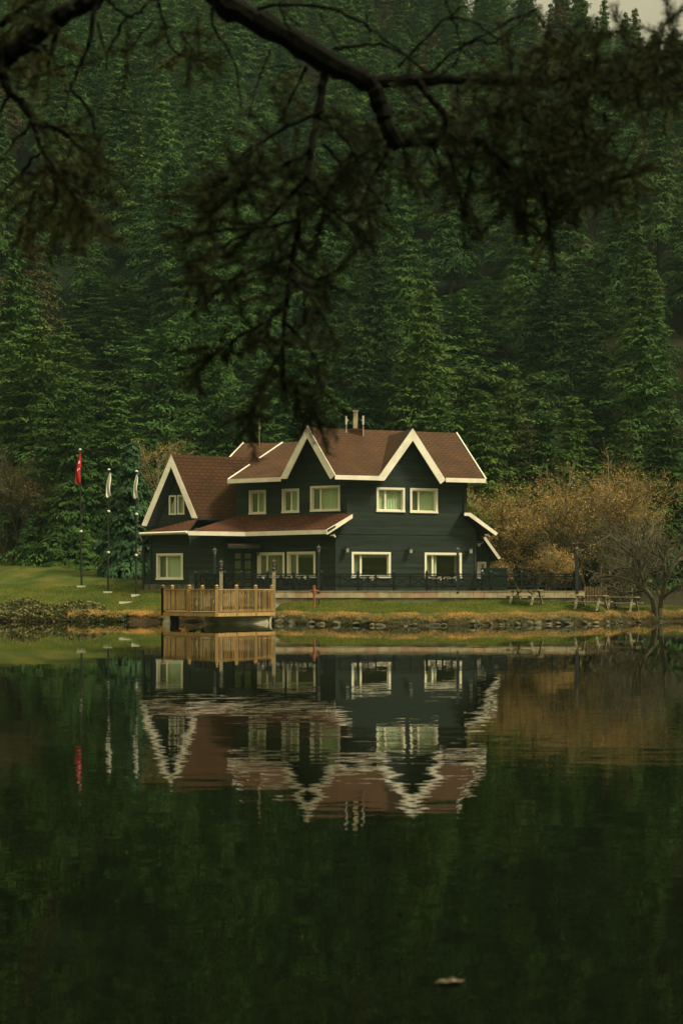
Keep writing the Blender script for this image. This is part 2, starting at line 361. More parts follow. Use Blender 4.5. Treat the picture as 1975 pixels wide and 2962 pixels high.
def mat_water():
    m = bpy.data.materials.new('lake_water'); m.use_nodes = True
    n = m.node_tree.nodes; L = m.node_tree.links; b = n['Principled BSDF']
    b.inputs['Roughness'].default_value = .0; b.inputs['IOR'].default_value = 1.34
    b.inputs['Base Color'].default_value = (.0022, .0034, .0012, 1)
    g = n.new('ShaderNodeNewGeometry'); sp = n.new('ShaderNodeSeparateXYZ'); L.new(g.outputs['Position'], sp.inputs[0])
    def noise(scale, st, det):
        mp = n.new('ShaderNodeMapping'); mp.inputs['Scale'].default_value = st; L.new(g.outputs['Position'], mp.inputs[0])
        z = n.new('ShaderNodeTexNoise'); z.inputs['Scale'].default_value = scale; z.inputs['Detail'].default_value = det; z.inputs['Roughness'].default_value = .55
        L.new(mp.outputs[0], z.inputs[0]); s = n.new('ShaderNodeVectorMath'); s.operation = 'SUBTRACT'; s.inputs[1].default_value = (.5, .5, .5)
        L.new(z.outputs['Color'], s.inputs[0]); return s.outputs[0]
    a = noise(6.5, (.33, 1.7, 1), 5); c = noise(1.9, (.45, 1.3, 1), 4)
    sc2 = n.new('ShaderNodeVectorMath'); sc2.operation = 'SCALE'; sc2.inputs['Scale'].default_value = .55; L.new(c, sc2.inputs[0])
    ad = n.new('ShaderNodeVectorMath'); ad.operation = 'ADD'; L.new(a, ad.inputs[0]); L.new(sc2.outputs[0], ad.inputs[1])
    # the breeze ripples the middle of the lake, the lee of the far shore lies calm
    cr = n.new('ShaderNodeValToRGB'); e = cr.color_ramp.elements
    mr = n.new('ShaderNodeMapRange'); mr.inputs[1].default_value = 0; mr.inputs[2].default_value = 70; L.new(sp.outputs[1], mr.inputs[0])
    pn = n.new('ShaderNodeTexNoise'); pn.inputs['Scale'].default_value = .14; pn.inputs['Detail'].default_value = 2; L.new(g.outputs['Position'], pn.inputs[0])
    pa = n.new('ShaderNodeMath'); pa.operation = 'MULTIPLY_ADD'; pa.inputs[1].default_value = .16; pa.use_clamp = True; L.new(pn.outputs[0], pa.inputs[0]); 
    sb = n.new('ShaderNodeMath'); sb.operation = 'SUBTRACT'; sb.inputs[1].default_value = .08; L.new(mr.outputs[0], sb.inputs[0]); L.new(sb.outputs[0], pa.inputs[2])
    L.new(pa.outputs[0], cr.inputs[0])
    e[0].position = 0; e[0].color = (.35,)*3+(1,); e[1].position = 1; e[1].color = (.17,)*3+(1,)
    for p_, v_ in ((.12, .45), (.2, .95), (.34, .8), (.45, .22), (.6, .2)):
        q = e.new(p_); q.color = (v_, v_, v_, 1)
    am = n.new('ShaderNodeMath'); am.operation = 'MULTIPLY'; am.inputs[1].default_value = .040; L.new(cr.outputs[0], am.inputs[0])
    s3 = n.new('ShaderNodeVectorMath'); s3.operation = 'SCALE'; L.new(ad.outputs[0], s3.inputs[0]); L.new(am.outputs[0], s3.inputs['Scale'])
    fl = n.new('ShaderNodeVectorMath'); fl.operation = 'MULTIPLY'; fl.inputs[1].default_value = (.8, 1, 0); L.new(s3.outputs[0], fl.inputs[0])
    up = n.new('ShaderNodeVectorMath'); up.operation = 'ADD'; up.inputs[1].default_value = (0, 0, 1); L.new(fl.outputs[0], up.inputs[0])
    no = n.new('ShaderNodeVectorMath'); no.operation = 'NORMALIZE'; L.new(up.outputs[0], no.inputs[0]); L.new(no.outputs[0], b.inputs['Normal'])
    return m
M['water'] = mat_water()
wm = MB().add([(-700, -290, 0), (700, -290, 0), (700, 150, 0), (-700, 150, 0)], [(0,1,2,3)])
tag(wm.build('lake_water', 'water'), kind='structure')

# ------------------------------------------------------------------ house
class Wall:
    def __init__(s, px, Y, ang, off=0):
        s.u = Vector((math.cos(R_(ang)), math.sin(R_(ang)), 0)); s.n = Vector((math.sin(R_(ang)), -math.cos(R_(ang)), 0))
        s.o = Vector(((px-CX)*Y/F, Y, 0)) + s.n*off
        s.fr = Matrix(((s.u.x, s.n.x, 0, s.o.x), (s.u.y, s.n.y, 0, s.o.y), (0, 0, 1, 0), (0, 0, 0, 1)))
    def off(s, d):
        w = Wall.__new__(Wall); w.u, w.n = s.u, s.n; w.o = s.o+s.n*d
        w.fr = Matrix(((w.u.x, w.n.x, 0, w.o.x), (w.u.y, w.n.y, 0, w.o.y), (0, 0, 1, 0), (0, 0, 0, 1))); return w
    def at(s, px, py):
        r = Vector(((px-CX)/F, 1, (YH-py)/F)); c = Vector((0, 0, H))
        t = (s.o-c).xy.dot(s.n.xy)/r.xy.dot(s.n.xy); return c + r*t
    def sz(s, px, py):
        p = s.at(px, py); return (p-s.o).dot(s.u), p.z
def meet(a, b):
    A = Matrix(((a.n.x, a.n.y), (b.n.x, b.n.y))); v = A.inverted() @ Vector((a.n.dot(a.o), b.n.dot(b.o))); return Vector((v.x, v.y, 0))
DY = 76.6
RW = Wall(971, DY, 18); Dp = RW.o.copy()
ML = Wall(971, DY, -27)
k = RW.at(1003, 1500); MU = Wall(1003, k.y, -27)
LBw = Wall(548, 78.5, 7); LAw = Wall(548, 78.4, -27)
house = thing('lake_house', 'dark green timber house with white trimmed gables and brown shingle roofs beside the lake', 'house', (0, 79, 1.2))
ZB = 1.45; ZE = 4.87; ZU = 7.8; T = .2

def opening(wl, x0, y0, x1, y1):
    s0, z1 = wl.sz(x0, (y0)); s1, _ = wl.sz(x1, y0); z0 = wl.sz(x0, y1)[1]
    return s0, s1, z0, z1
def wall(wl, pts, wins=(), mside='siding'):
    # pts: (s,z) outline; wins: (s0,s1,z0,z1)
    outer = [wl.fr @ Vector((s, 0, z)) for s, z in pts]
    holes = [[wl.fr @ Vector(q) for q in ((a, 0, c), (b, 0, c), (b, 0, d), (a, 0, d))] for a, b, c, d in wins]
    MB().prism(outer, -wl.n*T, holes=holes).build('wall', 'siding', house)
def window(wl, o, split=.3, left='curtain_dim', right='curtain', valance=False, side=True):
    a, b, c, d = o; fw = .085; fr = wl.fr
    e = MB()    # casing, proud of the siding and lining the opening
    e.box(a-.03, a+fw, -.12, .035, c, d, fr).box(b-fw, b+.03, -.12, .035, c, d, fr)
    e.box(a-.03, b+.03, -.122, .038, d-fw+.001, d+.03, fr).box(a-.05, b+.05, -.122, .06, c-.05, c+fw*.6, fr)
    w_ = e.build('window', 'whiteframe', house)
    m_ = a+fw+(b-a-2*fw)*split
    sa = MB(); y0, y1 = -.15, -.085; z0, z1 = c+fw*.6+.002, d-fw-.002
    for p, q in ((a+fw+.002, m_), (m_+.002, b-fw-.002)):
        sa.box(p, p+.05, y0, y1, z0, z1, fr).box(q-.05, q, y0, y1, z0, z1, fr)
        sa.box(p+.05, q-.05, y0+.002, y1-.002, z0, z0+.05, fr).box(p+.05, q-.05, y0+.002, y1-.002, z1-.05, z1, fr)
    sa.build('sash', 'whiteframe', w_)
    for p, q in ((a+fw+.05, m_-.05), (m_+.05, b-fw-.05)):
        MB().box(p, q, -.125, -.118, z0+.05, z1-.05, fr).build('pane', 'glass', w_)
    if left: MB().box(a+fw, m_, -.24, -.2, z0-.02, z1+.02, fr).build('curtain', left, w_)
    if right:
        cu = MB(); N = 28; p, q = m_, b-fw; vs = []; fs = []
        for i in range(N+1):
            t = i/N; dd = -.215 + .018*math.sin(t*40)
            vs += [(p+(q-p)*t, dd, z0-.02), (p+(q-p)*t, dd, z1+.02)]
            if i: fs.append((2*i-2, 2*i, 2*i+1, 2*i-1))
        cu.add(vs, fs, 0, fr); cu.build('curtain', right, w_)
    if valance:
        cu = MB(); N = 36; vs = []; fs = []; p, q = m_, b-fw
        for i in range(N+1):
            t = i/N; vs += [(p+(q-p)*t, -.2, z1-.16-.05*abs(math.sin(t*22))), (p+(q-p)*t, -.2, z1)]
            if i: fs.append((2*i-2, 2*i, 2*i+1, 2*i-1))
        cu.add(vs, fs, 0, fr).build('valance', 'curtain_dim', w_)
    return w_

# --- right block facade
gab2 = RW.off(.6)
a2 = gab2.at(1194, 1239); ZR = a2.z
w1 = opening(RW, 1090, 1411, 1169, 1478); w2 = opening(RW, 1187, 1413, 1264, 1481)
w3 = opening(RW, 1018, 1598, 1128, 1668); w4 = opening(RW, 1229, 1600, 1333, 1670)
w3 = (w3[0], w3[1], w3[2]-.03, w3[3]); w4 = (w4[0], w4[1], w4[2]-.03, w4[3])
s1003 = RW.sz(1003, 0)[0]; s1349 = RW.sz(1349, 0)[0]; s1376 = RW.sz(1376, 0)[0]
sA, _ = RW.sz(1099, 0); sB, _ = RW.sz(1287, 0); sM, zM = RW.sz(1193, 1250)
zt = ZU+.05
out = [(0, ZB), (s1376, ZB), (s1376, 5.0), (s1349, 5.55), (s1349, zt), (sB, zt), (sM, zM), (sA, zt), (s1003, zt), (s1003, 5.8), (0, 5.0)]
wall(RW, out, [w1, w2, w3, w4])
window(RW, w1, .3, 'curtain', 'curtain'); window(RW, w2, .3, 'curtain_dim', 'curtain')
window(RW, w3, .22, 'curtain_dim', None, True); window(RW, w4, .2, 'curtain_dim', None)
# one curtain drawn back in the right window, and corner boards, storey band
MB().box(w4[0]+.62, w4[0]+.76, -.26, -.22, w4[2]+.1, w4[3]-.1, RW.fr).build('curtain', 'curtain', house)
MB().box(w4[1]-.3, w4[1]-.12, -.26, -.22, w4[2]+.1, w4[3]-.1, RW.fr).build('curtain', 'curtain_dim', house)
tb = MB(); tb.box(-.02, .1, .0, .03, ZB, 5.0, RW.fr).box(s1376-.1, s1376+.02, 0, .03, ZB, 5.0, RW.fr)
tb.box(s1003, s1003+.1, 0, .03, 5.8, zt-.1, RW.fr).box(s1349-.1, s1349+.02, 0, .03, 5.6, zt-.1, RW.fr)
zb = RW.sz(1100, 1543)[1]; tb.box(.1, s1376-.1, .0, .022, zb-.05, zb, RW.fr)
tb.build('corner_board', 'black', house)

# --- mid upper wall with the first gable recess
gab1 = MU.off(1.04)
a1 = gab1.at(888, 1231)
def mo(x0, y0, x1, y1): return opening(MU, x0, y0, x1, y1)
u1 = mo(722, 1420, 768, 1486); u2 = mo(817, 1416, 864, 1482); u3 = mo(899, 1408, 982, 1478)
sL = MU.sz(683, 0)[0]; sg0 = MU.sz(818, 0)[0]; sg1 = MU.sz(972, 0)[0]; sgm, zgm = MU.sz(890, 1246)
wall(MU, [(sL, 5.2), (0, 5.2), (0, zt), (sg1, zt), (sgm, zgm), (sg0, zt), (sL, zt)], [u1, u2, u3])
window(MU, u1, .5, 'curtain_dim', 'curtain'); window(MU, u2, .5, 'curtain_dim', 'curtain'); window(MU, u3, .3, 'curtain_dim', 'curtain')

# --- ground walls, left
Cc = meet(LBw, ML); Bc = LBw.o.copy(); Ac = LAw.at(438, 1600); Ac.z = 0
l1 = opening(ML, 746, 1600, 822, 1668); l2 = opening(ML, 832, 1598, 911, 1668)
l1 = (l1[0], l1[1], l1[2]-.03, l1[3]); l2 = (l2[0], l2[1], l2[2]-.03, l2[3])
sC = (Cc-ML.o).dot(ML.u)
wall(ML, [(sC, ZB), (0, ZB), (0, 4.92), (sC, 4.92)], [l1, l2])
window(ML, l1, .3, 'curtain_dim', 'curtain_dim'); window(ML, l2, .3, 'curtain_dim', None, True)
sCb = (Cc-LBw.o).dot(LBw.u); sd0 = LBw.sz(674, 0)[0]; sd1 = LBw.sz(731, 0)[0]; zd1 = LBw.sz(700, 1595)[1]
dr = (sd0, sd1, 1.62, zd1)
wall(LBw, [(0, ZB), (sCb, ZB), (sCb, 4.92), (0, 4.92)], [dr])
door = MB()
mid = (sd0+sd1)/2
for p, q in ((sd0, mid-.005), (mid+.005, sd1)):
    door.box(p, p+.1, -.14, -.09, 1.62, zd1, LBw.fr).box(q-.1, q, -.14, -.09, 1.62, zd1, LBw.fr)
    for z_ in (1.62, 2.25, 2.75, 3.3, zd1-.1): door.box(p+.1, q-.1, -.138, -.092, z_, z_+.09, LBw.fr)
dob = door.build('door', 'black', house)
MB().box(sd0+.05, sd1-.05, -.12, -.11, 1.7, zd1-.05, LBw.fr).build('pane', 'glass', dob)
MB().box(sd0, sd1, -.24, -.2, 1.62, zd1, LBw.fr).build('curtain', 'curtain_dim', dob)
MB().box(mid-.05, mid-.03, -.09, -.03, 2.5, 2.7, LBw.fr).build('handle', 'blackmetal', dob)
k1 = opening(LAw, 454, 1603, 528, 1675); sAa = (Ac-LAw.o).dot(LAw.u)
wall(LAw, [(sAa, ZB), (0, ZB), (0, 4.92), (sAa, 4.92)], [k1])
window(LAw, k1, .34, 'curtain_dim', 'curtain')
# canopy over the door
c0 = LBw.off(.0); pc = [LBw.at(651, 1562), LBw.at(752, 1562)]
f0 = LBw.off(.95).at(660, 1578); f1 = LBw.off(.95).at(752, 1578)
MB().prism([pc[0], pc[1], f1, f0], (0, 0, -.07), 0, 1).build('canopy', ['shingle', 'soffit'], house, uv=True)
cb = MB().bar(f0-Vector((0,0,.1)), LBw.at(655, 1610)+LBw.n*.03, .07, .07).bar(f1-Vector((0.05,0,.1)), LBw.at(746, 1610)+LBw.n*.03, .07, .07)
cb.bar(f0-Vector((0,0,.1)), f1-Vector((0,0,.1)), .06, .1); cb.build('canopy_bracket', 'black', house)
# plinth
st = MB()
p0 = LAw.at(409, 1690); p0.z = 0
for a_, b_ in ((LAw.fr @ Vector((sAa-.6, .06, 0)), LAw.fr @ Vector((.05, .06, 0))), (LBw.fr @ Vector((0, .06, 0)), LBw.fr @ Vector((1.0, .06, 0)))):
    st.prism([a_+Vector((0,0,.6)), b_+Vector((0,0,.6)), b_+Vector((0,0,1.98)), a_+Vector((0,0,1.98))], (0, .3, 0))
st.build('plinth', 'stone', house)
# side porch at the left end: corner post, low panel, sloping roof
po = LAw.at(409, 1650); qo = LAw.at(437, 1650); fw_ = LAw.n*.05
pr = MB()
zt1 = LAw.sz(409, 1575)[1]; zt2 = LAw.sz(436, 1550)[1]
pr.box(sAa-.58, sAa-.44, -.06, .08, 1.3, zt1, LAw.fr).box(sAa-.44, sAa, -.02, .03, 1.98, 2.5, LAw.fr).box(sAa-.08, sAa+.02, -.02, .06, 1.98, zt2, LAw.fr)
pr.box(sAa-.44, sAa, -.02, .03, zt1-.12, zt1, LAw.fr)
pr.build('porch_frame', 'black', house)
pr = MB().prism([LAw.fr @ Vector((sAa-.62, .1, zt1-.02)), LAw.fr @ Vector((sAa-.62, .1, zt1+.1)), LAw.fr @ Vector((sAa+.02, .1, zt2+.12)), LAw.fr @ Vector((sAa+.02, .1, zt2))], -LAw.n*3)
pr.build('porch_roof', 'black', house)

# --- roofs
def slab(pts, th=.11, m='shingle', name='roof'):
    return MB().prism([Vector(p) for p in pts], (0, 0, -th), 0, 1).build(name, [m, 'soffit'], house, uv=True)
def flat(wl, px, py, z):   # point of plane wl at pixel px, set to height z
    p = wl.at(px, py); p.z = z; return p
def chevron(wl, pix, th=.07, name='gable_trim'):
    return MB().prism([wl.off(.02).at(*p) for p in pix], -wl.n*th).build(name, 'white', house)
UZ = Vector((0, 0, 1))
# right block: front slope with the notch for gable 2
eR = RW.off(.6); E968 = flat(eR, 968, 1377, ZU); E1096 = flat(eR, 1097, 1378, ZU); E1288 = flat(eR, 1288, 1388, ZU); E1406 = flat(eR, 1404, 1391, ZU)
d_ridge = 4.4; ZMR = ZR+.28
rR = Vector(gab2.at(1319, 1252)); 
ray = Wall.__new__(Wall)
ridge = RW.off(.6-d_ridge)
rr = ridge.at(1319, 1252); ZMR = rr.z
rl = flat(ridge, 905, 1233, ZMR)
slope = (ZMR-ZU)/d_ridge
V2 = a2 - RW.n*((a2.z-ZU)/slope)
nM = -gab1.n; t_ = 0
den = (-RW.n).dot(nM); t_ = ((a1.z-ZU)/slope - (a1-E968).dot(-RW.n))/den
V1 = a1 + nM*t_
slab([E968, E1096, V2, E1288, E1406, rr, rl, V1])
back = -RW.n*(2*d_ridge)
slab([rl, rr, E1406+back, E968+back+RW.u*0])
# gable 2 slopes
slab([E1096, a2, V2]); slab([a2, E1288, V2])
# mid wing: front slope, gable 1
e659 = flat(gab1, 659, 1386, ZU); e814 = flat(gab1, 813, 1380, ZU); f968 = flat(gab1, 968, 1375, ZU)
f968 = E968.copy()
DM = 6.2
t1 = e659 + nM*DM; t1.z = a1.z-.12
V3 = a1 + nM*(DM+.25)
slab([e659, e814, V3, t1], m='shingle')
slab([e814, a1, V3]); slab([a1, f968, V1])
slab([t1, V3, V3+nM*DM-UZ*(a1.z-ZU), t1+nM*DM-UZ*(a1.z-ZU)])
# rear roof
Pa = P(704, 1281, 86); Pb = P(866, 1270, 86); Pb.z = Pa.z
Pc = P(665, 1322, 84.4); dv = Pc-Pa
slab([Pa, Pb, Pb+dv*1.9, Pa+dv*1.9])
slab([Pa, Pb, Pb+Vector((-dv.x, -dv.y, dv.z))*1.9, Pa+Vector((-dv.x, -dv.y, dv.z))*1.9])
# left wing: gable plane turned a little from the wall
GL = Wall(571, 79.0, -10)
aL = GL.at(495, 1314); fL = GL.at(410, 1518); fR = GL.at(571, 1498)
zr_ = aL.z; Yr = (zr_-H)*F/(YH-1324); rE = P(744, 1324, Yr); dirr = (rE-aL)
lowR = fR + dirr*1.0
slab([fR, aL, aL+dirr*1.5, fR+dirr*1.5])
slab([fL, aL, aL+dirr*1.5, fL+dirr*1.5])
gs = GL.off(-.5)
q = [gs.at(424, 1545), gs.at(562, 1545), gs.at(562, 1492), gs.at(494.5, 1325), gs.at(424, 1508)]
gh = [(399, 416), (401, 1)]
def pwin(wl, x0, y0, x1, y1): return [wl.at(x0, y0), wl.at(x1, y0), wl.at(x1, y1), wl.at(x0, y1)]
g1 = opening(gs, 489.5, 1434, 508.5, 1488); g2 = opening(gs, 514, 1433, 532.5, 1487)
gs_pts = [((p-gs.o).dot(gs.u), p.z) for p in q]
wall(gs, gs_pts, [g1, g2])
for o_ in (g1, g2):
    fr = gs.fr; a_, b_, c_, d_ = o_; e = MB(); fw = .065
    e.box(a_-.02, a_+fw, -.12, .03, c_, d_, fr).box(b_-fw, b_+.02, -.12, .03, c_, d_, fr).box(a_-.02, b_+.02, -.122, .032, d_-fw, d_+.02, fr).box(a_-.03, b_+.03, -.122, .04, c_-.03, c_+fw, fr)
    w_ = e.build('window', 'whiteframe', house)
    MB().box(a_+fw, b_-fw, -.1, -.09, c_+fw, d_-fw, fr).build('pane', 'glass', w_)
    MB().box(a_+fw, b_-fw, -.2, -.18, c_+fw, d_-fw, fr).build('curtain', 'curtain', w_)
# skirt roof
EA = P(408, 1542, 79.6); EB = P(544, 1537.5, 77.6); EC = P(710, 1540, 79.0); ED = P(947, 1532.5, 75.75)
for e_ in (EA, EB, ED): e_.z = ZE
EC = P(710, 1540, 78.1)
top0 = fR + Vector((0, .05, -.02)); 
MUo = MU.off(.02); tA = MUo.at(680, 1495); tB = MUo.at(1000, 1486); tB.z = tA.z = (tA.z+tB.z)/2
RWo = RW.off(.06); tV = RWo.at(1019, 1492)
tV.z = tB.z
EDr = ED.copy()
slab([EA, EB, top0], m='shingle_red')
slab([EB, EC, tA, top0 + (tA-top0)*.98], m='shingle_red')
slab([EC, ED, tV+RW.n*.5, tB, tA], m='shingle_red')
# left flank of the skirt continues back
slab([EA, top0, top0+dirr*.2+Vector((0, 3, 0)), EA+Vector((-.3, 3.5, 0))], m='shingle_red')
# eave boards
def eave(a_, b_, n_, hgt=.235, name='eave_trim', th=.05, ext=0.0):
    d_ = (b_-a_).normalized(); A_ = a_+n_*.015-d_*ext; B_ = b_+n_*.015+d_*ext
    up = UZ*.02
    return MB().prism([A_+up, B_+up, B_+up-UZ*hgt, A_+up-UZ*hgt], n_*th).build(name, 'white', house)
eave(E968, E1096, RW.n); eave(E1288, E1406, RW.n)
eave(e659, e814, gab1.n)
def nrm(a_, b_):
    d_ = (b_-a_); return Vector((d_.y, -d_.x, 0)).normalized()
eave(EB, EC, nrm(EB, EC), .23); eave(EC, ED, nrm(EC, ED), .23); eave(EA, EB, nrm(EA, EB), .17)
gu = MB().tube([EA+nrm(EA, EB)*.12-UZ*.06, EB+nrm(EA, EB)*.12-UZ*.04], .065, 8); gu.tube([EA+nrm(EA, EB)*.12-UZ*.06, EA+Vector((.02, .3, -.45))], .045, 6); gu.build('gutter', 'whiteframe', house)
chevron(gab2, [(1096, 1378), (1194, 1239), (1289, 1388), (1274, 1400), (1194, 1274), (1112, 1390), (1096, 1390)])
chevron(gab1, [(812, 1379.5), (888, 1231), (969, 1374), (955, 1386), (887.5, 1266), (829, 1385), (812, 1385)])
chevron(GL, [(409.5, 1518), (494.7, 1314), (571.5, 1499), (554.5, 1498.5), (494.3, 1350), (423, 1522), (412, 1521)])
# thin verges
def verge(a_, b_, wdt=.055, hgt=.1):
    MB().bar(a_+UZ*.0, b_+UZ*.0, wdt, hgt).build('verge_trim', 'white', house)
verge(rr+RW.u*.02, E1406+RW.u*.02); verge(e659, t1); verge(Pa, Pa+dv*1.9)
# skirt verge along the right block, right hand lean-to
vg = RW.off(.62)
chevron(vg, [(944, 1532), (1019.5, 1487.5), (1019.5, 1499), (948, 1546), (944, 1546)])
chevron(vg, [(1343, 1483), (1361, 1483), (1439.5, 1542), (1434, 1549.5), (1355, 1492), (1343, 1492)])
lt = RW.off(.6)
b3 = -RW.n*6.5
slab([lt.at(1343, 1483.5), lt.at(1361, 1483.5), lt.at(1361, 1483.5)+b3, lt.at(1343, 1483.5)+b3], m='shingle_red')
slab([lt.at(1361, 1483.5), lt.at(1439, 1542.5), lt.at(1439, 1542.5)+b3, lt.at(1361, 1483.5)+b3], m='shingle_red')
# downpipe with its swan neck
dp = RW.off(.08)
MB().tube([RW.off(.45).at(1335, 1405), dp.at(1343, 1418), dp.at(1343, 1478), dp.at(1347, 1484)], .045, 7).tube([RW.off(.45).at(1351, 1404), dp.at(1345, 1418)], .04, 7).build('downpipe', 'black', house)
# closing walls at the ends and the back
cw = MB()
def side(a_, b_, z0, z1): cw.prism([Vector((a_.x, a_.y, z0)), Vector((b_.x, b_.y, z0)), Vector((b_.x, b_.y, z1)), Vector((a_.x, a_.y, z1))], nrm(a_, b_)*-.1)
e1 = RW.fr @ Vector((s1376, -.02, 0)); e2 = e1-RW.n*8; side(e1, e2, ZB, 5.0)
e3 = RW.fr @ Vector((s1349-.02, -.2, 0)); e4 = e3-RW.n*7.4
cw.prism([e3+UZ*5, e4+UZ*5, e4+UZ*ZU, (e3+e4)/2+UZ*(ZMR-.15), e3+UZ*ZU], -RW.u*.15)
e5 = MU.fr @ Vector((sL+.02, -.2, 0)); e6 = e5-MU.n*10
cw.prism([e5+UZ*5, e6+UZ*5, e6+UZ*(ZU), (e5+e6)/2+UZ*(a1.z-.35), e5+UZ*ZU], MU.u*.15)
Aq = Vector((Ac.x, Ac.y, 0)); e7 = Aq+Vector((1.5, 9, 0)); side(Aq, e7, ZB, 5.0); side(e7, e2, ZB, 5.0); side(e4, e6, 5, ZU)
cw.build('wall', 'siding', house)
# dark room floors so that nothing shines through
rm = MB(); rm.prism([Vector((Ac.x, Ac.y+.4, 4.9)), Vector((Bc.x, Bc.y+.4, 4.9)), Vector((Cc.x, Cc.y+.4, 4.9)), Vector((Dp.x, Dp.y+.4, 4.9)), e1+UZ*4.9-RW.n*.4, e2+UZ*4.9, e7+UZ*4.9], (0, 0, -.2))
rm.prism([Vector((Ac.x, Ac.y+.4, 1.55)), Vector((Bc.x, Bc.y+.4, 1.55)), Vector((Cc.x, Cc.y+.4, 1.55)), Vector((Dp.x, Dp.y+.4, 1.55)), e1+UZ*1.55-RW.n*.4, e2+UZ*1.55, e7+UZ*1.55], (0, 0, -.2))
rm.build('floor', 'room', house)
# chimney
ch = P(1028, 1235, 80.6)
cm = MB().box(ch.x-.125, ch.x+.125, ch.y-.13, ch.y+.13, ch.z-.5, ch.z+.88); cm.box(ch.x-.16, ch.x+.16, ch.y-.165, ch.y+.165, ch.z+.86, ch.z+.93)
co_ = cm.build('chimney', 'slab', house)
MB().box(ch.x-.3, ch.x+.4, ch.y-.2, ch.y+.2, ch.z-.5, ch.z-.1).build('chimney_base', 'shingle', co_, uv=True)
for px_ in (1001.5, 1050.5):
    q_ = P(px_, 1228, 80.4); an = MB().box(q_.x-.05, q_.x+.05, q_.y-.04, q_.y+.04, q_.z, q_.z+.5); an.tube([(q_.x+(.06 if px_ < 1020 else -.06), q_.y, q_.z+.28), (q_.x+(.1 if px_ < 1020 else -.1), q_.y, q_.z+.22)], .025, 6).tube([(q_.x, q_.y, q_.z-.8), (q_.x, q_.y, q_.z+.02)], .018, 6)
    an.build('antenna_panel', 'flagwhite', house)
q_ = P(750, 1277, 85.5)
MB().tube([(q_.x, q_.y, q_.z-1), (q_.x, q_.y, q_.z+1.05)], .03, 6).tube([(q_.x, q_.y, q_.z+.75), (q_.x, q_.y, q_.z+1.15)], .075, 8).tube([(q_.x, q_.y, q_.z+1.1), (q_.x, q_.y, q_.z+1.4)], .012, 5).build('antenna_mast', 'greywood', house)
# wall lanterns, cameras, floodlights
for px_, py_ in ((1001, 1591), (1184, 1593), (1357, 1594)):
    s_, z_ = RW.sz(px_, py_)
    b_ = MB().box(s_-.22, s_-.1, .0, .05, z_-.12, z_+.1, RW.fr).bar((s_-.14, .04, z_+.08), (s_, .2, z_+.17), .025, .025, RW.fr)
    b_.prism([RW.fr @ Vector(p) for p in ((s_-.1, .1, z_+.12), (s_+.1, .1, z_+.12), (s_+.1, .3, z_+.12), (s_-.1, .3, z_+.12))], (0, 0, .05))
    o_ = b_.build('wall_lantern', 'blackmetal', house)
    MB().box(s_-.07, s_+.07, .13, .27, z_-.13, z_+.12, RW.fr).build('lantern_glass', 'lampglass', o_)
for wl_, px_, py_, d_ in ((RW, 962, 1549, .35), (RW, 1408, 1548, .4)):
    c_ = wl_.off(d_).at(px_, py_)
    MB().tube([c_+Vector((-.12, 0, .02)), c_+Vector((.12, -.05, -.02))], .05, 7).bar(c_, c_+Vector((.08, .15, .1)), .03, .03).tube([c_+Vector((.08, 0, .0)), c_+Vector((.14, -.04, -.1))], .045, 7).build('security_camera', 'whiteframe', house)
c_ = LAw.off(.1).at(403, 1592)
MB().box(c_.x-.13, c_.x-.01, c_.y-.1, c_.y, c_.z-.05, c_.z+.1).box(c_.x+.03, c_.x+.14, c_.y-.1, c_.y, c_.z-.02, c_.z+.12).bar(c_-Vector((.1, 0, .1)), c_+Vector((.12, .1, -.1)), .03, .03).box(c_.x-.03, c_.x+.07, c_.y-.09, c_.y-.01, c_.z-.2, c_.z-.1).build('floodlight', 'flagwhite', house)
# rear annex on the right
AN = Wall(1378, 81.0, 6)
q = [AN.at(1350, 1720), AN.at(1416, 1720), AN.at(1416, 1590), AN.at(1396, 1556), AN.at(1350, 1556)]
aw = opening(AN, 1381, 1627, 1404, 1672)
wall(AN, [((p-AN.o).dot(AN.u), p.z) for p in q], [aw])
window(AN, aw, .4, 'curtain_dim', 'curtain_dim')
chevron(AN.off(.5), [(1395.5, 1553.5), (1405, 1553.5), (1448.5, 1614.5), (1441.5, 1618.5)])
n_ = AN.off(.5); slab([n_.at(1400, 1553.5), n_.at(1448, 1614.5), n_.at(1448, 1614.5)+Vector((0, 5, 0)), n_.at(1400, 1553.5)+Vector((0, 5, 0))])
slab([n_.at(1400, 1553.5), n_.at(1360, 1553.5), n_.at(1360, 1553.5)+Vector((0, 5, 0)), n_.at(1400, 1553.5)+Vector((0, 5, 0))])
pp = n_.off(.3); slab([pp.at(1370, 1548), pp.at(1388, 1553), pp.at(1396, 1567), pp.at(1370, 1567)])
MB().prism([pp.at(1372, 1566), pp.at(1397, 1566), pp.at(1397, 1571), pp.at(1390, 1574), pp.at(1388, 1581), pp.at(1382, 1581), pp.at(1380, 1573), pp.at(1372, 1571)], (0, .12, 0)).build('gutter', 'white', house)

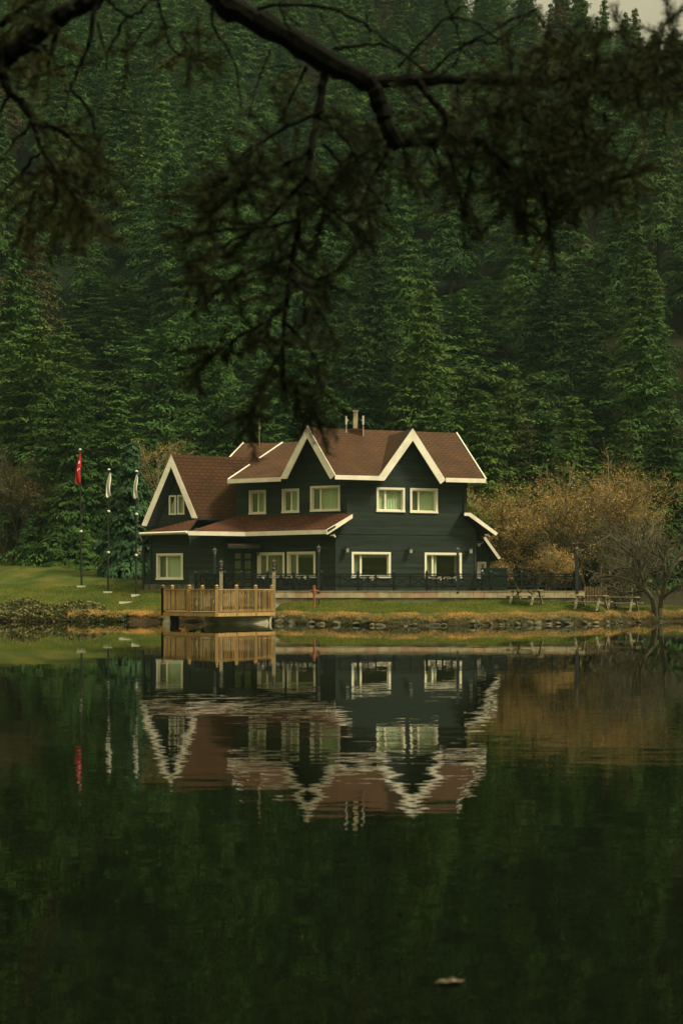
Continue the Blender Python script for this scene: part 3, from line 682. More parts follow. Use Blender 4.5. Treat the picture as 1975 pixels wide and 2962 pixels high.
# ------------------------------------------------------------------ terrace deck
YD = 73.6; ZD = 1.6
def X(px, Y): return (px-CX)*Y/F
terr = thing('terrace', 'long concrete terrace with a pink and grey slab edge in front of the house', 'terrace', (0, YD, .9))
x0, x1 = X(566, 76.5), X(1690, YD)
xs0 = X(796, YD)
MB().prism([Vector((xs0-.2, YD+.05, ZD)), Vector((x1, YD+.05, ZD)), Vector((x1, 86, ZD)), Vector((x0, 86, ZD)), Vector((x0, 76.2, ZD)), Vector((xs0-.6, 75.2, ZD))], (0, 0, -.25)).build('terrace_floor', 'deck', terr)
pz1 = H-(1711-YH)*YD/F; pz0 = H-(1729.5-YH)*YD/F
cx_ = xs0; i = 0; rng = random.Random(3)
pinks = set([2, 3, 4, 8, 11, 12, 13, 17])
while cx_ < x1-.1:
    wd = min(rng.uniform(.45, .72), x1-cx_)
    MB().box(cx_+.008, cx_+wd-.008, YD-.06-rng.uniform(0, .012), YD+.04, pz0, pz1).build('edge_slab', 'pinkslab' if i in pinks else 'slab', terr); cx_ += wd; i += 1
MB().box(xs0-.1, x1+.02, YD-.09, YD+.3, pz1+.003, ZD+.03).build('coping', 'slab', terr)
MB().box(xs0-.05, x1-.05, YD+.04, YD+.35, .5, pz0+.1).build('retaining_wall', 'concrete', terr)
MB().box(x0, xs0, 75.3, 75.6, .8, ZD-.05).build('retaining_wall', 'concrete', terr)

# railing
rail = thing('terrace_railing', 'black timber railing with crossed braces along the terrace edge', 'railing', (0, YD, ZD))
posts = [698.5, 774, 850, 930, 1035, 1138.5, 1234, 1325, 1420, 1509, 1596, 1672]
zT = H+(YH-1661)*YD/F; zLo = H+(YH-1697)*YD/F; YR = YD+.14
def rposts(pts):     # pts list of (x,y)
    for i, (xa, ya) in enumerate(pts):
        m_ = MB().box(xa-.065, xa+.065, ya-.065, ya+.065, ZD-.12, zT+.1); m_.lathe([(.1, 0), (.06, .05), (.02, .1)], 4, (xa, ya, zT+.1), ph=math.pi/4); m_.build('post', 'railblack', rail)
        MB().bar((xa+.06, ya-.08, ZD+.35), (xa+.24, ya-.12, ZD-.1), .07, .06, up=(0, 1, 0)).build('strut', 'railblack', rail)
    for (xa, ya), (xb, yb) in zip(pts, pts[1:]):
        a_ = Vector((xa, ya, 0)); b_ = Vector((xb, yb, 0))
        MB().bar(a_+UZ*zT, b_+UZ*zT, .12, .07).build('top_rail', 'railblack', rail)
        MB().bar(a_+UZ*(zT-.1), b_+UZ*(zT-.1), .05, .06).build('middle_rail', 'railblack', rail); MB().bar(a_+UZ*zLo, b_+UZ*zLo, .06, .09).build('bottom_rail', 'railblack', rail)
        m_ = (a_+b_)/2; MB().box(m_.x-.045, m_.x+.045, m_.y-.04, m_.y+.04, zLo-.08, zT).build('baluster', 'railblack', rail)
        lt_ = MB(); L_ = (b_-a_).length; dd_ = (b_-a_)/L_; hh_ = zT-.14-zLo; off_ = Vector((0, .05, 0)); k_ = -hh_
        while k_ < L_:
            for sg_ in (1, -1):
                u0, u1 = max(0, k_), min(L_, k_+hh_)
                if u1-u0 > .03:
                    v0, v1 = (u0-k_), (u1-k_)
                    if sg_ < 0: v0, v1 = hh_-v0, hh_-v1
                    lt_.bar(a_+dd_*u0+UZ*(zLo+v0)+off_, a_+dd_*u1+UZ*(zLo+v1)+off_, .012, .028, up=(0, 1, 0))
            k_ += .085
        lt_.build('lattice', 'railblack', rail)
        for p_, q_ in ((a_, m_), (m_, b_)):
            c_ = MB().bar(p_+UZ*(zLo+.04), q_+UZ*(zT-.13), .04, .055, up=(0, 1, 0)).bar(p_+UZ*(zT-.13)+Vector((0, .03, 0)), q_+UZ*(zLo+.04)+Vector((0, .03, 0)), .04, .055, up=(0, 1, 0))
            c_.build('cross_brace', 'railblack', rail)
rposts([(X(566, 76.0), 76.0), (X(597, 75.2), 75.2), (X(650, 74.5), 74.5)] + [(X(p_, YR), YR) for p_ in posts])

# tables with lace cloths on the terrace
def cafe_table(px, w_, Y, lab, lab2):
    x = X(px, Y); h_ = .79
    t = thing('cafe_table', lab, 'table', (x, Y, ZD), 'cafe tables on the terrace')
    s = w_/2
    MB().box(x-s*.7, x+s*.7, Y-s*.7, Y+s*.7, ZD+h_-.04, ZD+h_, Matrix.Translation((x, Y, 0)) @ Matrix.Rotation(R_(45), 4, 'Z') @ Matrix.Translation((-x, -Y, 0))).build('tabletop', 'black', t)
    for i in range(4):
        a_ = math.pi/2*i
        MB().bar((x+s*.8*math.cos(a_), Y+s*.8*math.sin(a_), ZD), (x+s*.75*math.cos(a_), Y+s*.75*math.sin(a_), ZD+h_-.04), .04, .04).build('leg', 'black', t)
    # cloth: a square turned 45 degrees, its corners hanging as triangles
    vs = [(x, Y, ZD+h_+.012)]; fs = []; N = 48; zc = ZD+h_+.012
    for r_ in range(1, 9):
        for k_ in range(N):
            a_ = 2*math.pi*k_/N; sq = 1/(abs(math.cos(a_+math.pi/4))+abs(math.sin(a_+math.pi/4)))*1.414
            rad = s*1.45*r_/8*(1.414/ (1.414*max(abs(math.cos(a_)), abs(math.sin(a_)))))*.72
            edge = s*.78
            if rad > edge: vs.append((x+edge*1.02*math.cos(a_)*(1+.02*math.sin(9*a_)), Y+edge*1.02*math.sin(a_), zc-(rad-edge)*.9))
            else: vs.append((x+rad*math.cos(a_), Y+rad*math.sin(a_), zc))
    for k_ in range(N): fs.append((0, 1+k_, 1+(k_+1) % N))
    for r_ in range(7):
        for k_ in range(N): fs.append((1+r_*N+k_, 1+r_*N+(k_+1) % N, 1+(r_+1)*N+(k_+1) % N, 1+(r_+1)*N+k_))
    c = MB(); c.add(vs, fs); o = c.build('tablecloth', 'cloth'); tag(o, lab2, 'tablecloth', 'lace cloths on the terrace tables')
for px_, w_, a_ in ((754, .55, 'nearest the entrance door'), (838, .55, 'below the mid wing window, left one'), (874, .6, 'below the mid wing window, right one'), (1064, .8, 'under the first big window'), (1262, .8, 'left under the second big window'), (1306, .8, 'right under the second big window')):
    cafe_table(px_, w_, 74.9, 'small dark terrace table ' + a_, 'white lace cloth on table ' + a_)

# storage container on the terrace
bx = thing('storage_container', 'low dark green container at the right of the house on the terrace', 'container', (X(1428, 79), 79, ZD))
xa, xb = X(1394, 79), X(1463, 79); zt_ = H+(YH-1643)*79/F
b_ = MB().box(xa, xb, 78.5, 79.6, ZD, zt_-.08)
for k_ in range(9): b_.box(xa+.06+k_*.15, xa+.1+k_*.15, 78.47, 78.5, ZD+.06, zt_-.1)
b_.build('body', 'green_box', bx)
MB().box(xa-.03, xb+.03, 78.46, 79.64, zt_-.08, zt_).build('lid', 'green_box', bx)
MB().box(X(1393, 78.4), X(1397, 78.4), 78.42, 78.46, zt_-.2, zt_-.12).box(X(1395, 78.4), X(1399, 78.4), 78.42, 78.46, zt_-.36, zt_-.3).box(X(1429, 78.4), X(1440, 78.4), 78.42, 78.46, zt_-.34, zt_-.31).build('latch', 'flagwhite', bx)

# ------------------------------------------------------------------ lamps
def lantern(c, s=1.0, parent=None):
    fr_ = MB().lathe([(.03*s, 0), (.075*s, .02*s), (.075*s, .04*s), (.03*s, .05*s)], 6, c)
    zt_ = .27*s
    for k_ in range(6):
        a_ = math.pi/3*k_
        fr_.bar(c+Vector((.06*s*math.cos(a_), .06*s*math.sin(a_), .04*s)), c+Vector((.11*s*math.cos(a_), .11*s*math.sin(a_), zt_)), .014*s, .014*s)
    fr_.lathe([(.14*s, zt_), (.15*s, zt_+.015*s), (.09*s, zt_+.08*s), (.035*s, zt_+.12*s), (.02*s, zt_+.15*s), (.03*s, zt_+.17*s), (.006*s, zt_+.24*s)], 6, c)
    o_ = fr_.build('lantern', 'blackmetal', parent)
    MB().lathe([(.05*s, .045*s), (.1*s, zt_-.003)], 6, c).build('glass', 'lampglass', o_)
def lamp_post(px, ybot, ytop, ylan, Y, w_, m_, label, zb=None):
    x = X(px, Y); z0 = H+(YH-ybot)*Y/F if zb is None else zb; z1 = H+(YH-ytop)*Y/F; zl = H+(YH-ylan)*Y/F
    t = thing('lamp_post', label, 'lamp post', (x, Y, z0), 'lantern posts')
    MB().box(x-w_/2, x+w_/2, Y-w_/2, Y+w_/2, z0, z1).build('pole', m_, t)
    MB().lathe([(w_*.62, -.02), (w_*.62, .03), (w_*.4, .05), (w_*.55, .12), (w_*.3, .17), (w_*.2, zl-z1)], 8, (x, Y, z1)).build('collar', 'blackmetal', t)
    lantern(Vector((x, Y, zl-.02)), (H+(YH-(ylan-20))*Y/F-zl)/.5*1.35, t)
lamp_post(621, 1704, 1612, 1606, 74.9, .13, 'black', 'black lamp post left of the entrance door behind the terrace railing', ZD)
lamp_post(921.5, 1706, 1604, 1599, YR-.16, .13, 'black', 'black lamp post at the corner between the mid wing and the right block', ZD-.1)
lamp_post(1323.5, 1706, 1609, 1604, YR-.16, .13, 'black', 'black lamp post in front of the right large ground floor window', ZD-.1)
lamp_post(1668, 1706, 1609, 1602, YR-.16, .16, 'black', 'black lamp post at the far right end of the terrace railing', ZD-.1)
lamp_post(639.5, 1760, 1652, 1641, 73.6, .155, 'greywood', 'shorter wooden lamp post standing at the back of the wooden dock', .55)
lamp_post(792, 1785, 1652, 1639, 71.45, .165, 'greywood', 'wooden lamp post at the right corner of the wooden dock', .3)
lamp_post(302, 1660, 1578, 1575, 88, .07, 'blackmetal', 'small garden lamp with pale lantern beside the middle flagpole', None)

# ------------------------------------------------------------------ dock
dock = thing('wooden_dock', 'wooden viewing dock with a slatted railing jutting over the lake', 'dock', (X(640, 72), 72, 0))
zF = 1.8-84*68.6/F; zfl = zF+.22
cL = Vector((X(471, 71.1), 71.1, 0)); cF = Vector((X(627, 68.6), 68.6, 0)); cR = Vector((X(793, 71.3), 71.3, 0))
bR = Vector((X(800, 74.4), 74.4, 0)); bL = Vector((X(500, 75.0), 75.0, 0))
MB().prism([p+UZ*zfl for p in (cL, cF, cR, bR, bL)], (0, 0, -.05)).build('floor', 'wood2', dock)
def fasc(a_, b_): MB().prism([a_+UZ*(zfl-.052), b_+UZ*(zfl-.052), b_+UZ*zF, a_+UZ*zF], nrm(a_, b_)*.05).build('fascia', 'wood', dock)
fasc(cL, cF); fasc(cF, cR)
jm = MB()
for k_ in range(7):
    t_ = (k_+.5)/7; a_ = cL.lerp(cR, t_); jm.bar(a_+UZ*(zF+.06)+Vector((0, .3, 0)), Vector((a_.x+.1, 74.5, zF+.06)), .06, .12)
jm.build('joist', 'wood2', dock)
zrt = 1.8-5.5*69/F
def dpost(p, hh=None):
    m_ = MB().box(p.x-.075, p.x+.075, p.y-.075, p.y+.075, zF, zrt+.07)
    m_.lathe([(.1, .07), (.1, .1), (.05, .11), (.075, .14), (.095, .17), (.075, .21), (.0, .24)], 10, (p.x, p.y, zrt)); m_.build('post', 'wood', dock)
def drail(a_, b_, nbay, m0='wood', inset=0.0):
    ps = [a_.lerp(b_, i/nbay) for i in range(nbay+1)]
    for p in ps[:-1] if nbay else []: dpost(p)
    for p, q in zip(ps, ps[1:]):
        MB().bar(p+UZ*zrt, q+UZ*zrt, .1, .045).bar(p+UZ*(zrt-.06), q+UZ*(zrt-.06), .035, .06).build('top_rail', 'wood', dock); MB().bar(p+UZ*(zfl+.09), q+UZ*(zfl+.09), .035, .07).build('bottom_rail', 'wood', dock)
        L_ = (q-p).length; n_ = int(L_/.115); nn = nrm(p, q)
        sl_ = MB()
        for k_ in range(1, n_):
            c = p.lerp(q, k_/n_) + nn*.03; r_ = random.random(); k0 = len(sl_.f)
            sl_.bar(c+UZ*(zfl+.03), c+UZ*(zrt-.03), .058, .04, up=(0, 1, 0), m=0 if r_ < .5 else (1 if r_ < .85 else 2))
        sl_.build('slats', ['wood', 'wood2', 'wood3'], dock)
drail(cL, cF, 2); drail(cF, cR, 3); dpost(cR+Vector((-.12, .12, 0)))
drail(bL+Vector((.0, -.2, 0)), bL.lerp(Vector((X(585.5, 74.6), 74.6, 0)), 1), 1); dpost(Vector((X(585.5, 74.6), 74.6, 0)))
drail(cL, bL, 1)
# concrete footings stand by themselves
for (xa_, Ya_, xb_, Yb_, dp_, lab_) in ((473, 70.95, 491, 70.55, 3.2, 'narrow concrete footing under the left end of the dock'), (592, 69.35, 774, 71.1, 2.6, 'wide concrete footing under the right side of the dock')):
    a_ = Vector((X(xa_, Ya_), Ya_, 0)); b_ = Vector((X(xb_, Yb_), Yb_, 0))
    f_ = MB().prism([a_+UZ*(zF-.02), b_+UZ*(zF-.02), b_-UZ*.6, a_-UZ*.6], (0.25 if dp_ < 3 else .1, dp_, 0)).prism([a_+UZ*.12+Vector((-.04, -.05, 0)), b_+UZ*.12+Vector((.04, -.05, 0)), b_-UZ*.6+Vector((.04, -.05, 0)), a_-UZ*.6+Vector((-.04, -.05, 0))], (0, .5, 0))
    tag(f_.build('concrete_footing', 'concrete'), lab_, 'footing')

# ------------------------------------------------------------------ picnic tables
def picnic(name_label, loc, rz, group=True, s=1.0):
    t = thing('picnic_table', name_label, 'picnic table', (0, 0, 0), 'picnic tables')
    b = MB()
    for k_ in range(5): b.box(-.9, .9, -.37+k_*.15, -.37+k_*.15+.14, .70, .735)
    b.box(-.62, -.54, -.34, .34, .655, .70).box(.54, .62, -.34, .34, .655, .70); b.build('tabletop', 'greywood', t)
    for sy in (-1, 1):
        b = MB()
        for k_ in range(2): b.box(-.9, .9, sy*.7-.14+k_*.145, sy*.7-.14+k_*.145+.135, .40, .44)
        b.build('bench', 'greywood', t)
    for sx in (-.6, .6):
        MB().box(sx-.045, sx+.045, -.78, .78, .33, .40).build('crossbeam', 'greywood', t)
        for sy in (-1, 1):
            MB().bar((sx+.07, sy*.24, .70), (sx+.07, sy*.66, -.03), .045, .1, up=(1, 0, 0)).build('leg', 'greywood', t)
        MB().bar((sx*.95, 0, .37), (sx*.3, 0, .69), .05, .07, up=(0, 1, 0)).build('brace', 'greywood', t)
    t.location = loc; t.rotation_euler = (0, 0, rz); t.scale = (s, s, s)
    return t
def gnd(px, Y): x = X(px, Y); return Vector((x, Y, gz(x, Y)))
pt = picnic('weathered picnic table standing close against the terrace wall', gnd(1517, 72.2)+Vector((0, 0, 0)), R_(-33), s=1.0)
dup(pt, gnd(1705, 71.9), 'weathered picnic table on the grass, left one of the pair near the bare tree', R_(-35), (1.0,)*3)
dup(pt, gnd(1797, 74.0), 'weathered picnic table on the grass, right one of the pair near the bare tree', R_(-30), (1.0,)*3)
dup(pt, Vector((X(588, 72.2), 72.2, zfl)), 'picnic table standing on the wooden dock behind the slats', R_(10), (.75, .9, .95))

# rusty standpipe
hx = gnd(908.5, 72.3); hy = thing('fire_hydrant', 'rusty red standpipe hydrant on the grass in front of the terrace', 'hydrant', hx)
zt_ = H+(YH-1695)*72.3/F-hx.z
MB().lathe([(.07, -.05), (.07, .1), (.055, .12), (.055, zt_-.42), (.09, zt_-.4), (.1, zt_-.3), (.1, zt_-.22), (.06, zt_-.12), (.05, zt_-.04), (.02, zt_+.05)], 10, hx).build('body', 'rust', hy)
MB().tube([hx+Vector((-.19, 0, zt_-.27)), hx+Vector((.19, 0, zt_-.27))], .05, 8).tube([hx+Vector((-.22, 0, zt_-.27)), hx+Vector((-.17, 0, zt_-.27))], .07, 6).tube([hx+Vector((.22, 0, zt_-.27)), hx+Vector((.17, 0, zt_-.27))], .07, 6).build('outlet', 'rust', hy)
MB().bar(hx+Vector((-.09, -.09, zt_-.06)), hx+Vector((.09, -.09, zt_-.06)), .03, .04).tube([hx+Vector((0, -.02, zt_-.4)), hx+Vector((0, -.14, zt_-.38))], .045, 8).build('valve', 'rust', hy)
px_ = gnd(922.5, 72.8)
tag(MB().tube([px_-UZ*.05, px_+UZ*.3], .035, 6).tube([px_+UZ*.26+Vector((-.07, 0, 0)), px_+UZ*.26+Vector((.07, 0, 0))], .03, 6).build('water_pipe', 'blackmetal'), 'short dark pipe sticking out of the grass beside the red hydrant', 'pipe')

# ------------------------------------------------------------------ flagpoles
def flagpole(px, pxb, ytop, ybase, Y, rings, label):
    xb_ = X(pxb, Y); xt_ = X(px, Y); zb_ = H+(YH-ybase)*Y/F; zt_ = H+(YH-ytop)*Y/F
    gzv = gz(xb_, Y); zb_ = min(zb_, gzv)
    t = thing('flagpole', label, 'flagpole', (xb_, Y, gzv), 'flagpoles left of the house')
    a_ = Vector((xb_, Y, gzv)); b_ = Vector((xt_, Y, zt_))
    MB().tube([a_, b_], [.062, .035], 8).build('pole', 'blackmetal', t)
    MB().lathe([(.0, -.06), (.07, -.02), (.09, .0), (.07, .05), (.0, .08)], 8, b_).build('finial', 'flagwhite', t)
    for r_ in rings:
        zz = H+(YH-r_)*Y/F; c = a_.lerp(b_, (zz-a_.z)/(b_.z-a_.z)); MB().lathe([(.04, -.07), (.085, -.04), (.085, .04), (.04, .07)], 8, c).build('collar', 'flagwhite', t)
    MB().box(xb_-.24, xb_+.24, Y-.22, Y+.22, gzv-.1, gzv+.05).build('base', 'flagwhite', t)
    return a_, b_
def drape(name, fx, w_, ztop, zbot, Y, m_, label, cat, grp, marks=None, seed=0):
    rg = random.Random(seed); NU, NV = 26, 30; vs = []; fs = []
    for j in range(NV+1):
        v_ = j/NV; z_ = ztop+(zbot-ztop)*v_
        wid = w_*(.25+.75*min(1, v_*1.7))*(1 if v_ < .85 else 1-(v_-.85)*2.2)
        for i in range(NU+1):
            u_ = i/NU
            x_ = fx - wid*(u_**.8) + .03*math.sin(v_*7+u_*3)
            y_ = Y + (.05*math.sin(u_*7+v_*2.5+seed)+.02*math.sin(u_*19+v_*5))*min(1, v_*3+.1)
            vs.append((x_, y_-.02, z_ - .12*u_*math.sin(v_*3) - .1*u_*v_))
    for j in range(NV):
        for i in range(NU):
            k_ = j*(NU+1)+i; fs.append((k_, k_+1, k_+NU+2, k_+NU+1))
    mi = [0]*len(fs)
    b = MB(); b.add(vs, fs)
    if marks:
        for n_ in range(len(fs)):
            j, i = divmod(n_, NU); u_, v_ = (i+.5)/NU, (j+.5)/NV
            if marks(u_, v_): b.m[n_] = 1
    me = b.build(name, [m_, 'flagwhite' if m_ == 'red' else 'red'])
    sm = me.modifiers.new('thick', 'SOLIDIFY'); sm.thickness = .01
    tag(me, label, cat, grp)
a_, b_ = flagpole(231.5, 236, 1301, 1682, 82, [1537], 'tallest dark flagpole carrying the red flag, farthest left')
def tr_marks(u, v):    # crescent and star as the folds let them be seen
    if .24 < v < .34 and .15 < u < .55: return abs(u-.35)/.2+abs(v-.29)/.05 < 1.25
    if .47 < v < .60 and .08 < u < .6: return abs((v-.5)-.16*(u-.3)**2-.1*(u)) < .018+.012*u
    return False
X1 = lambda px, Y: X(px, Y)
drape('flag', X(234.5, 82)-.0, .32, H+(YH-1311)*82/F, H+(YH-1396)*82/F, 81.9, 'red', 'red flag with white star and crescent hanging limp', 'flag', 'flags', tr_marks, 1)
a_, b_ = flagpole(315, 312.5, 1359, 1696, 80, [1479, 1598], 'middle dark flagpole carrying a plain white flag')
drape('flag', X(321, 80), .27, H+(YH-1368)*80/F, H+(YH-1434)*80/F, 79.9, 'flagwhite', 'plain white flag hanging limp on the middle pole', 'flag', 'flags', None, 2)
a_, b_ = flagpole(395, 393.5, 1364, 1706, 78.6, [1487, 1606], 'dark flagpole nearest the house carrying a white flag')
drape('flag', X(398.5, 78.6), .24, H+(YH-1373)*78.6/F, H+(YH-1438)*78.6/F, 78.5, 'flagwhite', 'white flag with a faint mark hanging on the pole nearest the house', 'flag', 'flags', lambda u, v: .62 < v < .78 and .4 < u < .6, 3)
MBp = MB().box(X(345, 77.5), X(405, 77.5), 77.4, 77.6, gz(X(375, 77.5), 77.5)-.1, gz(X(375, 77.5), 77.5)+.04)
tag(MBp.build('kerb_stone', 'flagwhite'), 'thin pale stone edging in the lawn at the left corner of the house', 'edging')

# ------------------------------------------------------------------ conifers
def conifer_np(seed, h, R, whorls=20, boughs=8, tl=.4, tw=.07, pw=.6, zb=.1, k=14, kp=235):
    # every bough is a drooping, lumpy fan of foliage with loose needle sprays over its rim and back
    g = np.random.default_rng(seed); Q = []
    lump = g.uniform(.5, 1.2, (7, 9))
    for i in range(whorls):
        f = i/(whorls-1); z = h*(zb+(1-zb)*f*.975)
        r = R*(1-f)**pw*g.uniform(.85, 1.1)+.07*R
        nb = max(5, int(boughs*(.5+.5*(1-f))+.5)); a0 = g.uniform(0, 6.28)
        for b in range(nb):
            az = a0+6.283*b/nb+g.normal(0, .2)
            L = max(.45, r*g.uniform(.78, 1.12)*lump[int(f*6.99), int((az % 6.283)/6.283*9) % 9])
            dz = g.normal(0, .16); hw = min(.42*L+.15, 1.2)*g.uniform(.8, 1.15)
            ca, sa = math.cos(az), math.sin(az); rise = (.7*f+.10) if f > .45 else (.415-(.45-f)*.85)
            def surf(t, sd):
                w_ = hw*np.clip(np.sin(np.clip(t, 0, 1)**1.5*2.55)*1.05+.12, .1, 1)
                lat = sd*w_; rad = L*t*(1-.10*sd*sd)
                zz = z+dz+L*(rise*t*.8-.40*t*t*(1-f*.75))+.10*L*np.clip(t-.75, 0, 1)*3*f-np.abs(sd)**1.8*(.16+.10*L)*(.4+.6*t)-np.clip(t-.74, 0, 1)**1.3*(1.1+.3*L)
                return np.stack([rad*ca-lat*sa, rad*sa+lat*ca, zz], -1)
            m = int(kp*(.25+.75*min(1, L/R)))
            t = g.uniform(.10, 1.02, m)**.8; sd = g.uniform(-1.05, 1.05, m)
            lm = .07*np.sin(t*11+sd*4+b)+.06*np.sin(sd*9-t*5+i)
            p = surf(t, sd); p[:, 2] += lm*(.5+.4*L); ta = surf(t+.04, sd)-surf(t, sd); tb = surf(t, sd+.1)-surf(t, sd)
            ta /= np.linalg.norm(ta, axis=1)[:, None]; tb /= np.linalg.norm(tb, axis=1)[:, None]
            an = sd*.9+g.normal(0, .3, m); nn = np.cross(ta, tb)
            d = ta*np.cos(an)[:, None]+tb*np.sin(an)[:, None]+nn*g.normal(0, .13, m)[:, None]; d /= np.linalg.norm(d, axis=1)[:, None]
            s = np.cross(nn, d)+nn*g.normal(0, .15, m)[:, None]
            ln = (tl*g.uniform(.7, 1.25, m)*(1-.3*f))[:, None]; wd = (tw*1.75*g.uniform(.75, 1.3, m))[:, None]
            p = p+g.normal(0, .03, (m, 3)); Q.append(np.stack([p-d*ln*.3, p+d*ln*.25+s*wd, p+d*ln*.85, p+d*ln*.2-s*wd], 1))
            m = int(k*(.4+.6*min(1, L/R)))
            t = 1-np.abs(g.normal(0, .3, m)); t = np.clip(np.where(t < .15, g.uniform(.2, 1, m), t), .1, 1.0); sd = np.clip(g.normal(0, .75, m), -1.05, 1.05)
            p = surf(t, sd)+g.normal(0, .04, (m, 3)); da = az+sd*.95+g.normal(0, .3, m); pit = -.35*(1-f)-.45*np.abs(sd)+.8*f*f+g.normal(.25, .35, m)
            d = np.stack([np.cos(da)*np.cos(pit), np.sin(da)*np.cos(pit), np.sin(pit)], 1); roll = g.normal(0, .7, m)
            s = np.stack([-np.sin(da)*np.cos(roll), np.cos(da)*np.cos(roll), np.sin(roll)], 1)
            ln = (tl*g.uniform(.6, 1.25, m)*(1-.3*f))[:, None]; wd = (tw*g.uniform(.75, 1.3, m))[:, None]
            Q.append(np.stack([p, p+d*ln*.5+s*wd, p+d*ln, p+d*ln*.5-s*wd], 1))
    # dense inner boughs round the trunk
    m = int(h*110); f = g.uniform(0, .95, m); a = g.uniform(0, 6.28, m); rr = R*(1-f)**pw*g.uniform(.05, .42, m)
    p = np.stack([rr*np.cos(a), rr*np.sin(a), h*(zb+(1-zb)*f*.97)], 1); d = np.stack([np.cos(a)*.5, np.sin(a)*.5, np.full(m, -.9)], 1)+g.normal(0, .25, (m, 3)); d /= np.linalg.norm(d, axis=1)[:, None]
    s = np.stack([-np.sin(a), np.cos(a), np.zeros(m)], 1)+g.normal(0, .3, (m, 3)); ln = tl*2.0*(1-.5*f)[:, None]; wd = tl*.42*(1-.5*f)[:, None]
    Q.append(np.stack([p, p+d*ln*.4+s*wd, p+d*ln, p+d*ln*.4-s*wd], 1))
    n = 22; p = np.zeros((n, 3)); p[:, 2] = np.linspace(h*.92, h*.995, n); a = g.uniform(0, 6.28, n)
    d = np.stack([np.cos(a)*.6, np.sin(a)*.6, np.full(n, .75)], 1); s = np.stack([-np.sin(a), np.cos(a), np.zeros(n)], 1)
    Q.append(np.stack([p, p+d*.2+s*.07, p+d*.42, p+d*.2-s*.07], 1))
    Q = np.concatenate(Q); N = len(Q)
    return Q.reshape(-1, 3), np.arange(N*4).reshape(N, 4)
def foliage_mesh(name, VF, m_): return npmesh('', VF[0], VF[1], m_)
def trunk_mesh(h, r):
    b = MB().tube([(0, 0, -1.5), (0, 0, h*.4), (.05, 0, h*.93)], [r, r*.6, .03], 8)
    me = bpy.data.meshes.new('trunk'); me.from_pydata(b.v, [], b.f); me.materials.append(M['bark']); return me
VAR = []
specs = [(1, 20, 5.4, 17, 10, .62), (2, 21, 5.2, 18, 10, .68), (3, 19, 5.6, 15, 10, .54), (4, 20, 5.0, 18, 9, .64), (5, 17, 5.8, 12, 11, .45), (6, 21, 5.6, 17, 10, .58)]
for sd_, h_, R_c, wh, bo, pw in specs:
    VAR.append((h_, R_c, foliage_mesh('', conifer_np(sd_, h_, R_c, wh, bo, .37, .036, pw, zb=.08), 'fir'), trunk_mesh(h_, .26)))
for sd_, h_, R_c, wh, bo, pw in [(11, 21, 4.9, 16, 9, .86), (12, 22, 4.5, 17, 8, .92), (13, 20, 5.2, 14, 9, .78), (14, 19, 5.0, 13, 9, .7), (15, 22, 4.6, 17, 9, 1.0)]:
    VAR.append((h_, R_c, foliage_mesh('', conifer_np(sd_, h_, R_c, wh, bo, .37, .036, pw, zb=.22), 'fir'), trunk_mesh(h_, .24)))
def put_tree(name, label, cat, group, var, loc, s, rz, cm=None, sxy=1.0, mesh=None):
    h_, R_c, cme, tme = VAR[var] if mesh is None else mesh
    t = thing(name, label, cat, loc, group); t.rotation_euler = (0, 0, rz); t.scale = (s*sxy, s*sxy, s)
    c = link('crown', cme, t); link('trunk', tme, t)
    if cm:
        c.material_slots[0].link = 'OBJECT'; c.material_slots[0].material = M[cm]
    return t
# trees singled out: apex pixel, distance, variant, width factor, material, label
heroes = [
 (1855, 897, 101, 1, .95, None, 'tall pointed fir with bare pale lower trunk at the right behind the bare tree'),
 (1590, 743, 116, 5, 1.05, None, 'very tall pointed fir, left of the two above the brown bushes'),
 (1678, 753, 121, 3, 1.1, None, 'very tall pointed fir, right of the two above the brown bushes'),
 (1217, 912, 101, 1, .9, None, 'slender pointed fir directly above the right gable of the house'),
 (1475, 1040, 96, 4, .95, 'fir_yellow', 'yellowish round topped fir right of the house roof'),
 (1400, 1120, 92, 0, .8, None, 'mid green fir between the house roof and the yellowish fir'),
 (1268, 1129, 90.5, 3, .75, None, 'small pointed fir just behind the right end of the roof'),
 (1575, 1150, 94, 0, .85, None, 'bushy green fir right of the yellowish fir'),
 (1813, 1196, 94, 1, .7, 'fir_yellow', 'small yellow green fir in front of the dark trees at the right'),
 (1345, 1050, 97, 5, .85, None, 'green fir behind and left of the yellowish fir'),
 (1023, 906, 103, 3, .95, None, 'pointed fir rising above the chimney'),
 (1409, 788, 125, 2, 1.05, None, 'broad dark fir left of the two tallest firs'),
 (1338, 829, 119, 4, 1.2, None, 'flat topped spreading fir in the middle of the slope'),
 (485, 915, 104, 4, 1.1, None, 'broad fir behind the left gable'),
 (363, 800, 118, 2, 1.0, None, 'dark fir above and left of the left gable'),
 (620, 1010, 96, 0, .9, None, 'fir behind the roof of the left wing with spreading boughs'),
 (760, 1040, 94, 3, .85, None, 'fir behind the antenna mast'),
 (880, 960, 98, 5, .9, None, 'fir behind the left of the two roof gables'),
 (110, 900, 100, 5, 1.05, None, 'big shadowy fir at the left edge with lit bough ends'),
 (205, 1080, 95, 2, .95, None, 'fir left of the red flag reaching toward the lawn'),
 (1930, 1180, 97, 3, .9, None, 'dark fir at the far right edge of the forest'),
 (265, 790, 121, 3, 1.1, None, 'mid green pointed fir high above the flagpoles'),
 (335, 905, 111, 0, 1.1, None, 'bushy fir rising above the two white flags'),
 (190, 930, 108, 2, 1.0, None, 'dark fir above the red flag between two larger firs'),
 (1725, 1040, 105, 0, 1.0, None, 'bushy dark fir left of the tall fir behind the bare tree'),
 (1655, 1130, 99, 3, .9, None, 'slim fir above the gap between the brown bushes'),
 (340, 1120, 97, 1, .9, None, 'narrow fir between the flagpoles and the bare brown tree'),
]
